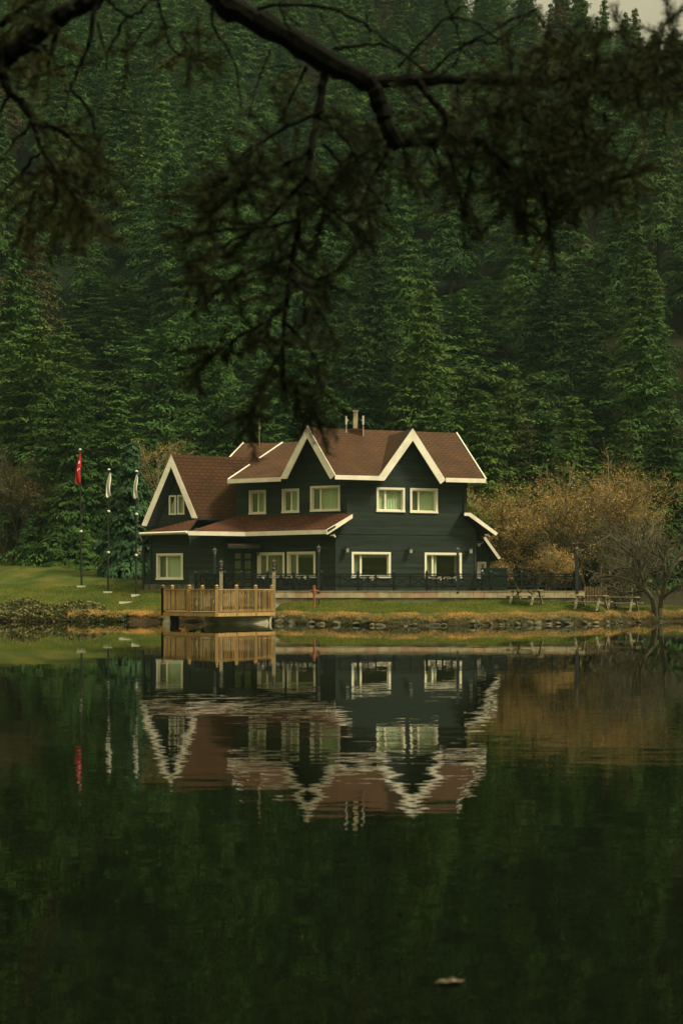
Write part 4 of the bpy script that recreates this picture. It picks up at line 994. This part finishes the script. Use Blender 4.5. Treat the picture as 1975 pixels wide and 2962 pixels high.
taken = []; hero_top = []
for px, py, Y, var, sxy, cm, lab in heroes:
    x = X(px, Y); z0 = gz(x, Y); zt_ = H+(YH-py)*Y/F; s = (zt_-z0)/(VAR[var][0]*1.0)
    sx = sxy*1.1/s**.6
    put_tree('fir_tree', lab, 'tree', 'fir trees near the house', var, (x, Y, z0-.3), s, random.uniform(0, 6), cm, sx)
    taken.append((x, Y)); hero_top.append((px, py, Y, (zt_-z0)*F/Y))
# the forest: scattered over the slope, nearest seen ones are trees of their own
rg = random.Random(11); cand = []
Y = 92.0
row = 0
while Y < 285:
    sp_ = 5.3
    half = .24*Y+38
    x = -half + rg.uniform(0, sp_)
    while x < half:
        xx = x+rg.uniform(-1.3, 1.3); yy = Y+rg.uniform(-1.7, 1.7); x += sp_*rg.uniform(.85, 1.25)
        px = CX+xx*F/yy
        if yy < 98 and (px < 470 or px > 1330): continue
        if yy < 93 : continue
        if any((xx-a)**2+(yy-b)**2 < 14 for a, b in taken): continue
        tp = YH-(gz(xx, yy)+14-H)*F/yy
        if any(yy < hY and abs(px-hx) < 105 and tp < hy_+.3*hh for hx, hy_, hY, hh in hero_top): continue
        # keep the skyline notch open at the upper right
        cand.append((xx, yy))
    Y += sp_*1.1; row += 1
cand.sort(key=lambda c: c[1])
nn_ = 0; far = []
NEAR = 270
for xx, yy in cand:
    z0 = gz(xx, yy); s = rg.uniform(.44, .84)*(.95 if yy < 100 else 1); var = 6+rg.randrange(5)
    inview = abs(xx) < .245*yy+3
    if nn_ < NEAR and inview:
        cm = None; r_ = rg.random()
        if r_ < .05: cm = 'fir_yellow'
        elif r_ < .08: cm = 'fir_brown'
        lab = {'fir_yellow': 'yellowish fir tree scattered among the dark firs on the hillside', 'fir_brown': 'rusty brown tree scattered among the dark firs on the hillside', None: 'dark green fir tree standing among many on the forested hillside'}[cm]
        gr_ = {'fir_yellow': 'yellowish firs on the hillside', 'fir_brown': 'brown trees on the hillside', None: 'dark firs on the hillside'}[cm]
        put_tree('fir_tree', lab, 'tree', gr_, var, (xx, yy, z0-.4), s, rg.uniform(0, 6.28), cm, rg.uniform(.9, 1.2)); nn_ += 1
    else: far.append((xx, yy, z0, s))
fm = bpy.data.meshes.new('far_forest'); fm.from_pydata([(a, b, c-.4) for a, b, c, d in far], [], [])
fa = fm.attributes.new('size', 'FLOAT', 'POINT'); fa.data.foreach_set('value', [d for a, b, c, d in far])
fo = link('far_forest', fm); tag(fo, 'dense mass of small distant firs covering the upper hillside', 'forest', kind='stuff')
ng = bpy.data.node_groups.new('plant_forest', 'GeometryNodeTree')
ng.interface.new_socket('Geometry', in_out='INPUT', socket_type='NodeSocketGeometry'); ng.interface.new_socket('Geometry', in_out='OUTPUT', socket_type='NodeSocketGeometry')
gi = ng.nodes.new('NodeGroupInput'); go = ng.nodes.new('NodeGroupOutput'); jn = ng.nodes.new('GeometryNodeJoinGeometry')
src = {}
for o in COL.objects:
    if o.name.startswith('crown') and o.data in [v[2] for v in VAR[6:]]: src.setdefault(o.data.name, o)
for o in src.values():
    if o.material_slots[0].link == 'OBJECT': pass
for o in list(src.values()):
    oi = ng.nodes.new('GeometryNodeObjectInfo'); oi.transform_space = 'ORIGINAL'; oi.inputs['Object'].default_value = o; oi.inputs['As Instance'].default_value = True
    ng.links.new(oi.outputs['Geometry'], jn.inputs[0])
ip = ng.nodes.new('GeometryNodeInstanceOnPoints'); ng.links.new(gi.outputs[0], ip.inputs['Points']); ng.links.new(jn.outputs[0], ip.inputs['Instance']); ip.inputs['Pick Instance'].default_value = True
ri = ng.nodes.new('FunctionNodeRandomValue'); ri.data_type = 'INT'; ri.inputs[4].default_value = 0; ri.inputs[5].default_value = max(0, len(src)-1); ng.links.new(ri.outputs[2], ip.inputs['Instance Index'])
rr_ = ng.nodes.new('FunctionNodeRandomValue'); rr_.data_type = 'FLOAT_VECTOR'; rr_.inputs[0].default_value = (0, 0, 0); rr_.inputs[1].default_value = (0, 0, 6.28); ng.links.new(rr_.outputs[0], ip.inputs['Rotation'])
na = ng.nodes.new('GeometryNodeInputNamedAttribute'); na.data_type = 'FLOAT'; na.inputs['Name'].default_value = 'size'
ng.links.new(na.outputs[0], ip.inputs['Scale']); ng.links.new(ip.outputs[0], go.inputs[0])
md = fo.modifiers.new('forest', 'NODES'); md.node_group = ng
print('near', nn_, 'far', len(far), 'sources', len(src), 'faces', [len(v[2].polygons) for v in VAR])

# young blue spruces on the lawn edge
VFN = conifer_np(50, 7.2, 2.0, 15, 8, .3, .035, .8, zb=.16)
bsm = (7.2, 2, foliage_mesh('', VFN, 'spruce_blue'), trunk_mesh(7.2, .13))
for px, py, Y, sxy, lab in ((379, 1291, 86, 1.0, 'blue green spruce with bare lower trunk beside the left gable'), (85, 1490, 93, 1.25, 'small dark spruce, leftmost on the lawn edge'), (160, 1512, 92, 1.25, 'small dark spruce left of the red flagpole, second from left'), (250, 1535, 90, 1.5, 'small dark spruce right behind the red flagpole')):
    x = X(px, Y); z0 = gz(x, Y); s = (H+(YH-py)*Y/F-z0)/7.2
    put_tree('blue_spruce', lab, 'tree', 'young blue spruces', 0, (x, Y, z0-.05), s, random.uniform(0, 6), 'spruce_blue' if px == 379 else 'fir', sxy, bsm)

# ------------------------------------------------------------------ bare trees and shrubs
def grow(b, p, d, L, r, lev, mx, rg, kids, spread, tips, nseg=4, grav=0.0, n0=6, ratio=.62):
    pts = [p]; rs = [r]; q = p.copy(); dd = d.copy()
    for i in range(nseg):
        dd = (dd + Vector((rg.gauss(0, .16), rg.gauss(0, .16), rg.gauss(0, .12)+grav))).normalized()
        q = q + dd*(L/nseg); pts.append(q.copy()); rs.append(r*(1-.75*(i+1)/nseg) if lev == mx else r*(1-.45*(i+1)/nseg))
    b.tube(pts, rs, max(3, n0-lev), cap=False)
    if lev >= mx-1: tips.extend(pts[1:])
    if lev == mx: return
    for k_ in range(kids[lev]):
        t = rg.uniform(.3, 1) if k_ else 1.0; i = min(nseg-1, int(t*nseg)); f = t*nseg-i
        pp = pts[i].lerp(pts[i+1], min(1, f)) if i < nseg else pts[-1]
        ax = Vector((rg.gauss(0, 1), rg.gauss(0, 1), rg.gauss(0, .7))).normalized()
        nd = (dd + ax*spread*rg.uniform(.6, 1.3)).normalized()
        grow(b, pp, nd, L*ratio*rg.uniform(.75, 1.2), max(.006, r*(.5 if k_ else .6)), lev+1, mx, rg, kids, spread, tips, max(2, nseg-1), grav, n0, ratio)
def bare_tree(name, label, cat, x, Y, h, r, seed, kids, mx, spread, barkm, leafm=None, nleaf=0, leafs=.09, stems=1, lean=.0, grav=.02, group=None, first=.38, ratio=.62, z0=None):
    z0 = gz(x, Y) if z0 is None else z0; rg = random.Random(seed); t = thing(name, label, cat, (x, Y, z0), group)
    b = MB(); tips = []
    for s_ in range(stems):
        a_ = rg.uniform(0, 6.28); o_ = .25*(stems > 1)*min(3, stems*.4)
        sp0 = .08 if stems == 1 else (.22 if stems == 2 else .55)
        d0 = Vector((math.cos(a_)*sp0+lean, math.sin(a_)*sp0*.8, 1)).normalized()
        grow(b, Vector((x+o_*math.cos(a_), Y+o_*math.sin(a_), z0-.1)), d0, h*first, r, 0, mx, rg, kids, spread, tips, 5, grav, 7, ratio)
    b.build('trunk' if stems == 1 else 'stems', barkm, t)
    if leafm and tips:
        g = np.random.default_rng(seed); T_ = np.array([tuple(p) for p in tips]); idx = g.integers(0, len(T_), nleaf)
        c = T_[idx]+g.normal(0, .16, (nleaf, 3)); d = g.normal(0, 1, (nleaf, 3)); d /= np.linalg.norm(d, axis=1)[:, None]
        e = np.cross(d, g.normal(0, 1, (nleaf, 3))); e /= np.linalg.norm(e, axis=1)[:, None]
        l = leafs*g.uniform(.6, 1.5, nleaf)[:, None]
        Q = np.stack([c, c+d*l+e*l*.35, c+d*l*2, c+d*l-e*l*.35], 1).reshape(-1, 3)-np.array([x, Y, z0])
        npmesh('crown', Q, np.arange(len(Q)).reshape(-1, 4), leafm, t)
    return t
bare_tree('bare_tree', 'dark bare crooked tree on the grass at the right edge', 'tree', X(1900, 75), 75, 7.2, .17, 5, [6, 6, 5, 4], 4, .75, 'twig_gray', 'oliveleaf', 2600, .035, stems=2, grav=.01, first=.36, ratio=.66)
bare_tree('bare_shrub', 'orange brown bush of dense bare twigs right beside the house', 'bush', X(1450, 91.5), 91.5, 8.0, .09, 6, [7, 6, 5], 3, .7, 'twig', 'dryleaf', 17000, .06, stems=8, first=.5, group='brown bushes', ratio=.6)
bare_tree('bare_shrub', 'tall brown bush of bare twigs right of centre, highest of the brown bushes', 'bush', X(1735, 90), 90, 9.3, .1, 8, [7, 6, 5], 3, .7, 'twig', 'dryleaf', 13000, .06, stems=8, first=.5, group='brown bushes', ratio=.6)
bare_tree('bare_shrub', 'olive brown bush between the two large brown bushes', 'bush', X(1590, 88.5), 88.5, 6.4, .08, 9, [6, 6, 5], 3, .7, 'twig_gray', 'oliveleaf', 6000, .05, stems=7, first=.5, group='brown bushes', ratio=.6)
bare_tree('bare_shrub', 'dull olive bush behind the bare tree at the right', 'bush', X(1820, 86), 86, 5.0, .08, 10, [6, 6, 5], 3, .75, 'twig_gray', 'oliveleaf', 5000, .045, stems=6, first=.5, group='brown bushes', ratio=.6)
bare_tree('bare_shrub', 'low brown thicket right of the small annex of the house', 'bush', X(1545, 85), 85, 3.4, .06, 12, [6, 6, 5], 3, .75, 'twig', 'dryleaf', 5000, .05, stems=7, first=.5, group='brown bushes', ratio=.6)
bare_tree('bare_tree', 'rounded bare brown tree rising behind the left gable', 'tree', X(490, 92), 92, 10.0, .14, 14, [7, 6, 5], 3, .8, 'twig_gray', 'dryleaf', 3500, .05, stems=1, first=.52, ratio=.5, z0=gz(X(490, 92), 92))
bare_tree('bare_shrub', 'greyish brown bare thicket at the left edge above the lawn', 'bush', X(20, 95), 95, 8.2, .09, 15, [7, 6, 5], 3, .7, 'twig_gray', 'oliveleaf', 5500, .06, stems=8, first=.5, ratio=.6)
bare_tree('bare_tree', 'brownish bare tree in front of the firs left of the red flag', 'tree', X(150, 96.5), 96.5, 9.5, .13, 24, [7, 6, 5], 3, .75, 'twig_gray', 'dryleaf', 2500, .05, stems=1, first=.5, ratio=.5)
bare_tree('bare_tree', 'thin pale bare saplings in front of the dark firs right of the house', 'tree', X(1660, 93), 93, 9, .045, 17, [7, 5, 3], 3, .4, 'twig_gray', None, 0, stems=5, first=.62, grav=.08, ratio=.42)

# log fence behind the lawn, picket fence right of the terrace
lf = thing('log_fence', 'low log rail fence behind the lawn at the left', 'fence', P(210, 1600, 96))
pA = P(108, 1546, 96); pB = P(316, 1569, 92)
MB().tube([pA, pA.lerp(pB, .5)+Vector((0, 0, -.03)), pB], .07, 6).build('rail', 'greywood', lf)
for t_ in (.0, .33, .66, 1):
    q_ = pA.lerp(pB, t_); MB().tube([Vector((q_.x, q_.y+.1, gz(q_.x, q_.y)-.1)), q_+Vector((0, .1, .15))], .07, 6).build('post', 'bark', lf)
pf = thing('picket_fence', 'short brown picket fence right of the terrace end', 'fence', gnd(1722, 78))
for k_ in range(9):
    x = X(1692+k_*7.6, 78); z0 = gz(x, 78); zt_ = H+(YH-1696)*78/F-random.uniform(0, .05)
    MB().box(x-.05, x+.05, 77.97, 78.03, z0, zt_).build('picket', 'wood2', pf)
MB().box(X(1690, 78), X(1756, 78), 78.03, 78.08, 1.1, 1.18).box(X(1690, 78), X(1756, 78), 78.03, 78.08, 1.6, 1.68).build('rail', 'wood2', pf)

# ------------------------------------------------------------------ shore: rocks, dry grass, leafy cover, lawn blades
rg = random.Random(21)
def rock_mesh(seed):
    import bmesh
    bm = bmesh.new(); bmesh.ops.create_icosphere(bm, subdivisions=3, radius=1); r_ = random.Random(seed)
    pl = [(Vector((r_.gauss(0, 1), r_.gauss(0, 1), r_.gauss(0, 1))).normalized(), r_.uniform(.55, .85)) for _ in range(9)]
    for v in bm.verts:
        for n, d in pl:
            e = v.co.dot(n)-d
            if e > 0: v.co -= n*e*.85
        v.co += Vector((r_.gauss(0, .015),)*3)
    me = bpy.data.meshes.new('rock'); bm.to_mesh(me); bm.free(); me.materials.append(M['rock'])
    me.polygons.foreach_set('use_smooth', [True]*len(me.polygons)); return me
rocks = [rock_mesh(i) for i in range(6)]
px = 806
n_r = 0
while px < 1990:
    big = px < 1650 or rg.random() < .4
    w_ = rg.choice((rg.uniform(.07, .16), rg.uniform(.14, .34)))*(1 if big else .6); Y = float(shore(X(px, 70)))-rg.uniform(-.12, .12); x = X(px, Y)
    Y = float(shore(x))-rg.uniform(-.15, .1)
    o = link('shore_rock', rocks[rg.randrange(6)]); o.location = (x, Y, rg.uniform(-.04, .06)); o.scale = (w_, w_*.8, w_*rg.uniform(.45, .75)); o.rotation_euler = (rg.uniform(-.2, .2), rg.uniform(-.2, .2), rg.uniform(0, 6))
    tag(o, 'grey mossy stone lying at the waterline below the dry grass bank', 'rock', 'stones along the waterline'); n_r += 1
    px += w_*62*rg.uniform(.9, 3.0)*(1 if rg.random() < .85 else 3)
for k_ in range(26):
    px = rg.uniform(800, 1700); x = X(px, 69); Y = float(shore(x))+rg.uniform(.2, .5); w_ = rg.uniform(.12, .26)
    o = link('shore_rock', rocks[rg.randrange(6)]); o.location = (x, Y, gz(x, Y)+.03); o.scale = (w_, w_*.8, w_*.6); o.rotation_euler = (0, 0, rg.uniform(0, 6))
    tag(o, 'grey stone half hidden in the bank above the waterline', 'rock', 'stones in the bank')

g = np.random.default_rng(8)
def blades(name, N, xf, tf, hf, wf, m_, lab, cat, droop=.5, fwd=0.6):
    x = xf(N); t = tf(N, x); y = shore(x)+t; z = ground(x, y)-.01
    keep = ~((x > -9.6) & (x < -3.2) & (y > 76.0)) ; x, y, z = x[keep], y[keep], z[keep]; N = len(x)
    h = hf(N); w = wf(N); a = g.uniform(0, 6.28, N); ln = h*g.uniform(.2, 1, N)*droop
    dx = np.cos(a)*ln; dy = np.sin(a)*ln - fwd*h*g.uniform(0, 1, N)
    b = g.uniform(0, 3.14, N); ex = np.cos(b)*w; ey = np.sin(b)*w
    p0 = np.stack([x-ex, y-ey, z], 1); p1 = np.stack([x+ex, y+ey, z], 1)
    m1 = np.stack([x+dx*.4+ex*.8, y+dy*.4+ey*.8, z+h*.75], 1); m0 = np.stack([x+dx*.4-ex*.8, y+dy*.4-ey*.8, z+h*.75], 1)
    e1 = np.stack([x+dx+ex*.15, y+dy+ey*.15, z+h*(.95-.9*fwd)], 1); e0 = np.stack([x+dx-ex*.15, y+dy-ey*.15, z+h*(.95-.9*fwd)], 1)
    Q = np.stack([p0, p1, m1, m0, m0, m1, e1, e0], 1).reshape(-1, 3)
    o = npmesh(name, Q, np.arange(len(Q)).reshape(-1, 4), m_); tag(o, lab, cat, kind='stuff')
def clump(N, x, lo, hi, seed):
    c = np.sin(x*2.3+seed)*.8+np.sin(x*5.1+seed*2)*.35+np.sin(x*11+seed)*.25
    return g.uniform(lo, hi, N)+.13*c
blades('dry_grass', 52000, lambda N: np.concatenate([g.uniform(-14.5, -8.3, N//4), g.uniform(-3.6, 19, N-N//4)]), lambda N, x: clump(N, x, .35, 1.0, 1), lambda N: g.uniform(.1, .24, N), lambda N: g.uniform(.006, .014, N), 'drygrass', 'ochre dry grass hanging over the edge of the bank', 'grass', .5, .65)
blades('lawn_grass', 90000, lambda N: g.uniform(-22, 19, N), lambda N, x: g.uniform(1.1, 7.0, N)*np.where(x > -9, .85, 1), lambda N: g.uniform(.03, .09, N), lambda N: g.uniform(.008, .016, N), 'grassblade', 'short green grass of the lawn between bank and house', 'grass', .5, .0)
blades('reed_fringe', 9000, lambda N: g.uniform(-3.6, 19, N), lambda N, x: clump(N, x, .1, .7, 4), lambda N: g.uniform(.12, .3, N), lambda N: g.uniform(.006, .012, N), 'wood3', 'dark olive grass tufts between the stones', 'grass', .8, .5)
# leafy plants on the left bank
N = 15000; x = g.uniform(-26, -11.2, N); t = g.uniform(.0, 3.0, N)*np.clip((-11-x)/2.5, .25, 1)*(.85+.2*np.sin(x*1.7)); y = shore(x)+t
z = ground(x, y)+g.uniform(0, .2, N)*np.clip((-11-x)/3, .3, 1)*(.7+.3*np.sin(x*3.1+y*2))
c = np.stack([x, y, z], 1); d = g.normal(0, 1, (N, 3)); d[:, 2] = np.abs(d[:, 2])*.4; d /= np.linalg.norm(d, axis=1)[:, None]
e = np.cross(d, g.normal(0, 1, (N, 3))*np.array([.4, .4, 1.5])); e /= np.linalg.norm(e, axis=1)[:, None]; l = g.uniform(.05, .11, N)[:, None]
Q = np.stack([c, c+d*l+e*l*.6, c+d*l*2, c+d*l-e*l*.6], 1).reshape(-1, 3)
tag(npmesh('leafy_ground_cover', Q, np.arange(len(Q)).reshape(-1, 4), 'leaf_ground'), 'low tangle of broad leaves and dead stems along the left bank', 'plants', kind='stuff')

# ------------------------------------------------------------------ floating leaf
lp = Vector(((1300-CX)/F, 1, (YH-2846)/F)); tt = -H/lp.z; lc = Vector((lp.x*tt, tt, .006))
vs = []; fs = []; N = 14
for i in range(N+1):
    u = i/N*2-1; w_ = .02*(1-u*u)**.8+.001; zz = .003+.010*(1-u*u)+.004*math.sin(u*7)
    for v in (-1, -.4, .4, 1): vs.append((lc.x+u*.068, lc.y+v*w_*1.6+.02*u, lc.z+zz-.006*v*v))
    if i:
        for j in range(3): k_ = (i-1)*4+j; fs.append((k_, k_+1, k_+5, k_+4))
lf_ = MB().add(vs, fs).build('floating_leaf', 'paleleaf'); m_ = lf_.modifiers.new('t', 'SOLIDIFY'); m_.thickness = .003
tag(lf_, 'single brown wet leaf floating on the dark water near the viewer', 'leaf')

# ------------------------------------------------------------------ near pine overhead
DS = 1975/1568
pine = thing('overhanging_pine', 'dark pine whose bare limbs and needle sprays hang across the top of the view', 'tree', (-2.7, 3.7, gz(-2.7, 3.7)))
def PD(x, y, Y): return P(x*DS, y*DS, Y)
pxm = 7.0*DS/F     # metres per display pixel at 7 m
rg = random.Random(33); limbs = MB(); twigs = MB(); tk = MB()
tk.tube([(-2.7, 3.7, -.1), (-2.72, 3.7, 2.5), (-2.65, 3.8, 5), (-2.6, 3.9, 7.5), (-2.6, 3.9, 10)], [.2, .17, .15, .11, .04], 14)
tk.build('trunk', 'blackbark', pine)
def smooth(pts, n=5):
    out = []
    for i in range(len(pts)-1):
        p0 = pts[max(i-1, 0)]; p1 = pts[i]; p2 = pts[i+1]; p3 = pts[min(i+2, len(pts)-1)]
        for k_ in range(n):
            t = k_/n; out.append(tuple(.5*((2*b)+(-a+c)*t+(2*a-5*b+4*c-d)*t*t+(-a+3*b-3*c+d)*t**3) for a, b, c, d in zip(p0, p1, p2, p3)))
    out.append(pts[-1]); return out
sprays = []
def branch(pts, w0, w1, Y=7.0, dY=0.0, mb=None, needles=0.0, twig=0, length=.2):
    P3 = [PD(x, y, Y+dY*i/max(1, len(pts)-1)) for i, (x, y) in enumerate(pts)]
    S = [Vector(p)+Vector((rg.gauss(0, .003), rg.gauss(0, .01), rg.gauss(0, .003))) for p in smooth([tuple(p) for p in P3])]
    n = len(S); rs = [(w0+(w1-w0)*i/(n-1))*pxm*.5*rg.uniform(.88, 1.18) for i in range(n)]
    (mb or twigs).tube(S, rs, 8 if w0 > 14 else 6)
    if needles:
        for i in range(1, n):
            for _ in range(2):
                if rg.random() < needles*(.35+.65*i/n):
                    d = (S[i]-S[i-1]).normalized(); sprays.append((S[i], (d+Vector((rg.gauss(0, .6), rg.gauss(0, .6), rg.gauss(0, .45)-.1))).normalized(), rg.uniform(.6, 1.2)*length))
    return S
b = branch
Sm = b([(470, -60), (520, 10), (600, 52), (690, 105), (780, 158), (850, 192), (875, 245), (892, 295), (915, 335)], 58, 33, mb=limbs)
limbs.tube(smooth([(-2.65, 3.8, 5.2), (-1.9, 4.9, 5.5), (-1.2, 6.2, 5.2), tuple(Sm[0])]), [.1]*15+[.062], 10)
b([(850, 187), (960, 184), (1080, 178), (1180, 186), (1300, 178), (1420, 190), (1600, 200)], 30, 13, dY=.5, mb=limbs, needles=.25)
b([(915, 330), (990, 322), (1098, 324), (1149, 370), (1214, 405), (1280, 440), (1360, 430), (1457, 400)], 20, 8, dY=.3, mb=limbs, needles=.5)
b([(958, 180), (985, 225), (1022, 263), (1020, 330), (1040, 380), (1060, 480)], 16, 5, needles=.35)
b([(1098, 324), (1085, 370), (1075, 420), (1060, 500)], 9, 5, needles=.6); b([(1180, 186), (1200, 260), (1240, 320), (1250, 400), (1260, 510)], 9, 5, needles=.6)
b([(1300, 178), (1330, 240), (1340, 300), (1380, 380)], 9, 4, needles=.6); b([(1180, 400), (1185, 440), (1185, 490)], 7, 4, needles=.8)
b([(990, 320), (1010, 380), (1005, 430)], 6, 3)
# central hanging stem
b([(748, 150), (735, 240), (715, 330), (700, 420), (687, 500), (677, 580), (665, 640), (655, 720), (650, 800), (652, 880), (665, 930)], 18, 6, dY=-.3, needles=.12)
for pts, n_ in (([(735, 255), (640, 300), (560, 350), (530, 392)], .2), ([(715, 340), (620, 400), (530, 450), (470, 505)], .45), ([(705, 410), (600, 515), (520, 560), (450, 625)], .55), ([(680, 585), (620, 605), (540, 640), (470, 650)], .65), ([(663, 700), (600, 742), (520, 790), (455, 848)], .6), ([(655, 790), (620, 850), (590, 920), (570, 990)], .7), ([(650, 870), (690, 905), (730, 960)], .8), ([(668, 640), (720, 690), (765, 770)], .4), ([(700, 440), (760, 480), (830, 552)], .45), ([(740, 330), (770, 360), (795, 398)], .35), ([(690, 500), (620, 520), (500, 530), (445, 540)], .6), ([(725, 260), (800, 330), (840, 420)], .45), ([(670, 600), (730, 640), (770, 620)], .5), ([(655, 740), (700, 790), (730, 830)], .5), ([(610, 400), (540, 400), (480, 430)], .55), ([(870, 330), (800, 380), (760, 430), (740, 500)], .6), ([(890, 350), (850, 420), (840, 480)], .6)):
    b(pts, 9, 3, Y=6.8+rg.uniform(-.3, .3), needles=n_)
# bare twigs
for pts, w0 in (([(488, -5), (495, 70), (540, 145), (552, 230), (560, 275)], 8), ([(622, 108), (592, 190), (570, 275)], 6), ([(705, 155), (660, 240), (640, 282)], 8), ([(590, 15), (700, 10), (800, 35), (880, 85), (960, 150), (990, 170)], 9), ([(985, 168), (1050, 110), (1150, 60), (1245, 15)], 7), ([(915, 150), (1000, 62), (1070, 10), (1130, -10)], 8), ([(1020, -10), (1045, 60), (1060, 112), (1085, 132)], 6), ([(768, 112), (840, 100), (920, 120), (980, 168)], 9), ([(735, 30), (780, 100)], 5), ([(1030, 40), (1090, 50), (1130, 80), (1160, 95)], 5), ([(1060, 100), (1100, 90), (1140, 95), (1180, 60), (1240, 15)], 6), ([(840, 30), (850, 90)], 4), ([(600, 155), (690, 150)], 4), ([(650, 25), (690, 60)], 5), ([(495, 70), (470, 100)], 3), ([(640, 5), (660, 60), (700, 95)], 6), ([(1060, 110), (1040, 150), (985, 180)], 5)):
    b(pts, w0, 3.5, Y=7+rg.uniform(-.4, .4))
# left limbs
Sl = b([(290, -60), (213, 0), (127, 40), (50, 100), (-20, 140), (-140, 190)], 34, 50, Y=6.6, mb=limbs)
limbs.tube(smooth([tuple(Sl[-1]), (-1.95, 5.6, 4.45), (-2.62, 3.8, 3.9)]), [.062]*10+[.1], 10)
for pts, w0, n_ in (([(223, -5), (203, 101), (187, 142), (162, 203), (142, 265)], 11, 0), ([(167, 208), (208, 258), (218, 309), (235, 342)], 8, .05), ([(-5, 110), (5, 167), (25, 213), (51, 238), (76, 284), (96, 344), (122, 405), (132, 481)], 22, .3), ([(101, 278), (167, 324), (225, 367)], 8, .45), ([(91, 349), (45, 400), (-5, 450)], 9, .25), ([(66, 284), (30, 330), (-5, 370)], 7, .05), ([(25, 215), (-10, 270)], 10, 0), ([(243, -5), (289, 35), (314, 33), (354, -5)], 9, 0), ([(289, 38), (262, 90), (248, 122), (243, 160)], 8, 0), ([(362, -5), (375, 51), (400, 116), (456, 137)], 8, .35), ([(354, 40), (304, 101), (290, 110)], 6, .45), ([(385, 55), (420, 85), (450, 125)], 5, .4), ([(185, 150), (150, 150), (100, 170), (50, 205)], 6, 0), ([(150, 205), (190, 230), (205, 260)], 5, 0), ([(76, 284), (140, 300), (190, 350), (215, 400)], 8, .5), ([(122, 405), (180, 440), (225, 530)], 8, .75), ([(96, 344), (150, 420), (200, 500)], 8, .65), ([(110, 380), (80, 440), (60, 490)], 7, .6), ([(60, -5), (60, 40), (0, 80)], 8, .3), ([(0, 60), (60, 10), (120, -10)], 14, .4), ([(55, 100), (90, 115), (90, 160)], 12, .3), ([(225, 50), (240, 110), (250, 130)], 5, 0), ([(207, 250), (260, 250), (330, 262)], 2.5, 0), ([(130, 60), (120, 120), (105, 150)], 14, .3)):
    b(pts, w0, 3.5, Y=6.6+rg.uniform(-.3, .3), needles=n_)
limbs.build('limb', 'blackbark', pine); twigs.build('twigs', 'blackbark', pine)
# denser needle masses with no clear stem: (x, y, rx, ry, number)
for cx, cy, rx, ry, n_ in ((1510, 150, 100, 85, 85), (1380, 140, 90, 70, 60), (1290, 90, 50, 45, 18), (1260, 150, 120, 60, 42), (1120, 220, 110, 55, 34), (1200, 280, 120, 70, 60), (1330, 300, 80, 70, 36), (1480, 205, 100, 35, 30), (1130, 350, 110, 55, 45), (1240, 390, 110, 50, 40), (1390, 415, 90, 38, 40), (1050, 440, 32, 55, 14), (1185, 450, 30, 55, 16), (1255, 480, 28, 60, 16), (1340, 455, 60, 30, 14), (880, 360, 100, 60, 36), (820, 300, 70, 60, 16), (760, 430, 90, 70, 30), (640, 400, 100, 80, 30), (530, 480, 80, 60, 26), (560, 590, 90, 50, 26), (500, 630, 45, 25, 14), (690, 560, 60, 60, 18), (700, 680, 60, 70, 22), (560, 790, 80, 35, 20), (700, 890, 50, 55, 13), (620, 925, 50, 45, 8), (960, 280, 60, 50, 16), (140, 430, 70, 70, 32), (170, 500, 50, 40, 22), (60, 60, 80, 60, 40), (20, 130, 60, 40, 26), (420, 120, 40, 25, 8), (650, 230, 80, 60, 10), (1530, 70, 40, 30, 14)):
    for _ in range(n_):
        a_ = rg.uniform(0, 6.28); r_ = rg.random()**.5
        p = PD(cx+rx*r_*math.cos(a_), cy+ry*r_*math.sin(a_), 7.1+rg.uniform(-.5, .7))
        if rg.random() < (.3 if cx > 1000 else .38): continue
        sprays.append((p, Vector((rg.gauss(0, .7), rg.gauss(0, .6), rg.gauss(-.25, .5))).normalized(), rg.uniform(.12, .24)))
gq = np.random.default_rng(12); Qs = []; st = MB()
for p, d, L in sprays:
    n = int(115*L/.2); d = np.array(d); p = np.array(p); t = gq.uniform(0, 1, n)
    side = gq.normal(0, 1, (n, 3)); side -= (side@d)[:, None]*d; side /= np.linalg.norm(side, axis=1)[:, None]
    nd = d*.75+side*.8; nd /= np.linalg.norm(nd, axis=1)[:, None]
    base = p+d*(t*L)[:, None]; ln = gq.uniform(.025, .055, n)[:, None]
    e = np.cross(nd, gq.normal(0, 1, (n, 3))); e /= np.linalg.norm(e, axis=1)[:, None]; wd = .0019
    Qs.append(np.stack([base-e*wd, base+e*wd, base+nd*ln+e*wd*.5, base+nd*ln-e*wd*.5], 1))
    st.tube([Vector(p), Vector(p+d*L)], [.004, .0015], 3, cap=False)
Q = np.concatenate(Qs).reshape(-1, 3)-np.array(pine.location)
npmesh('needles', Q, np.arange(len(Q)).reshape(-1, 4), 'pine', pine)
st.build('sprigs', 'blackbark', pine)
print('sprays', len(sprays), 'needles', len(Q)//4)

# ------------------------------------------------------------------ haze
hz = MB().box(-300, 300, -60, 480, -4, 250).build('haze', 'white')
hm = bpy.data.materials.new('haze_air'); hm.use_nodes = True; n = hm.node_tree.nodes; n.remove(n['Principled BSDF'])
pv = n.new('ShaderNodeVolumePrincipled'); pv.inputs['Color'].default_value = (.6, .95, .78, 1); pv.inputs['Density'].default_value = .00013; pv.inputs['Anisotropy'].default_value = 0.0
hm.node_tree.links.new(pv.outputs[0], n['Material Output'].inputs['Volume'])
hz.data.materials.clear(); hz.data.materials.append(hm); hz['kind'] = 'stuff'; hz['label'] = 'thin pale haze in the air over lake and hillside'
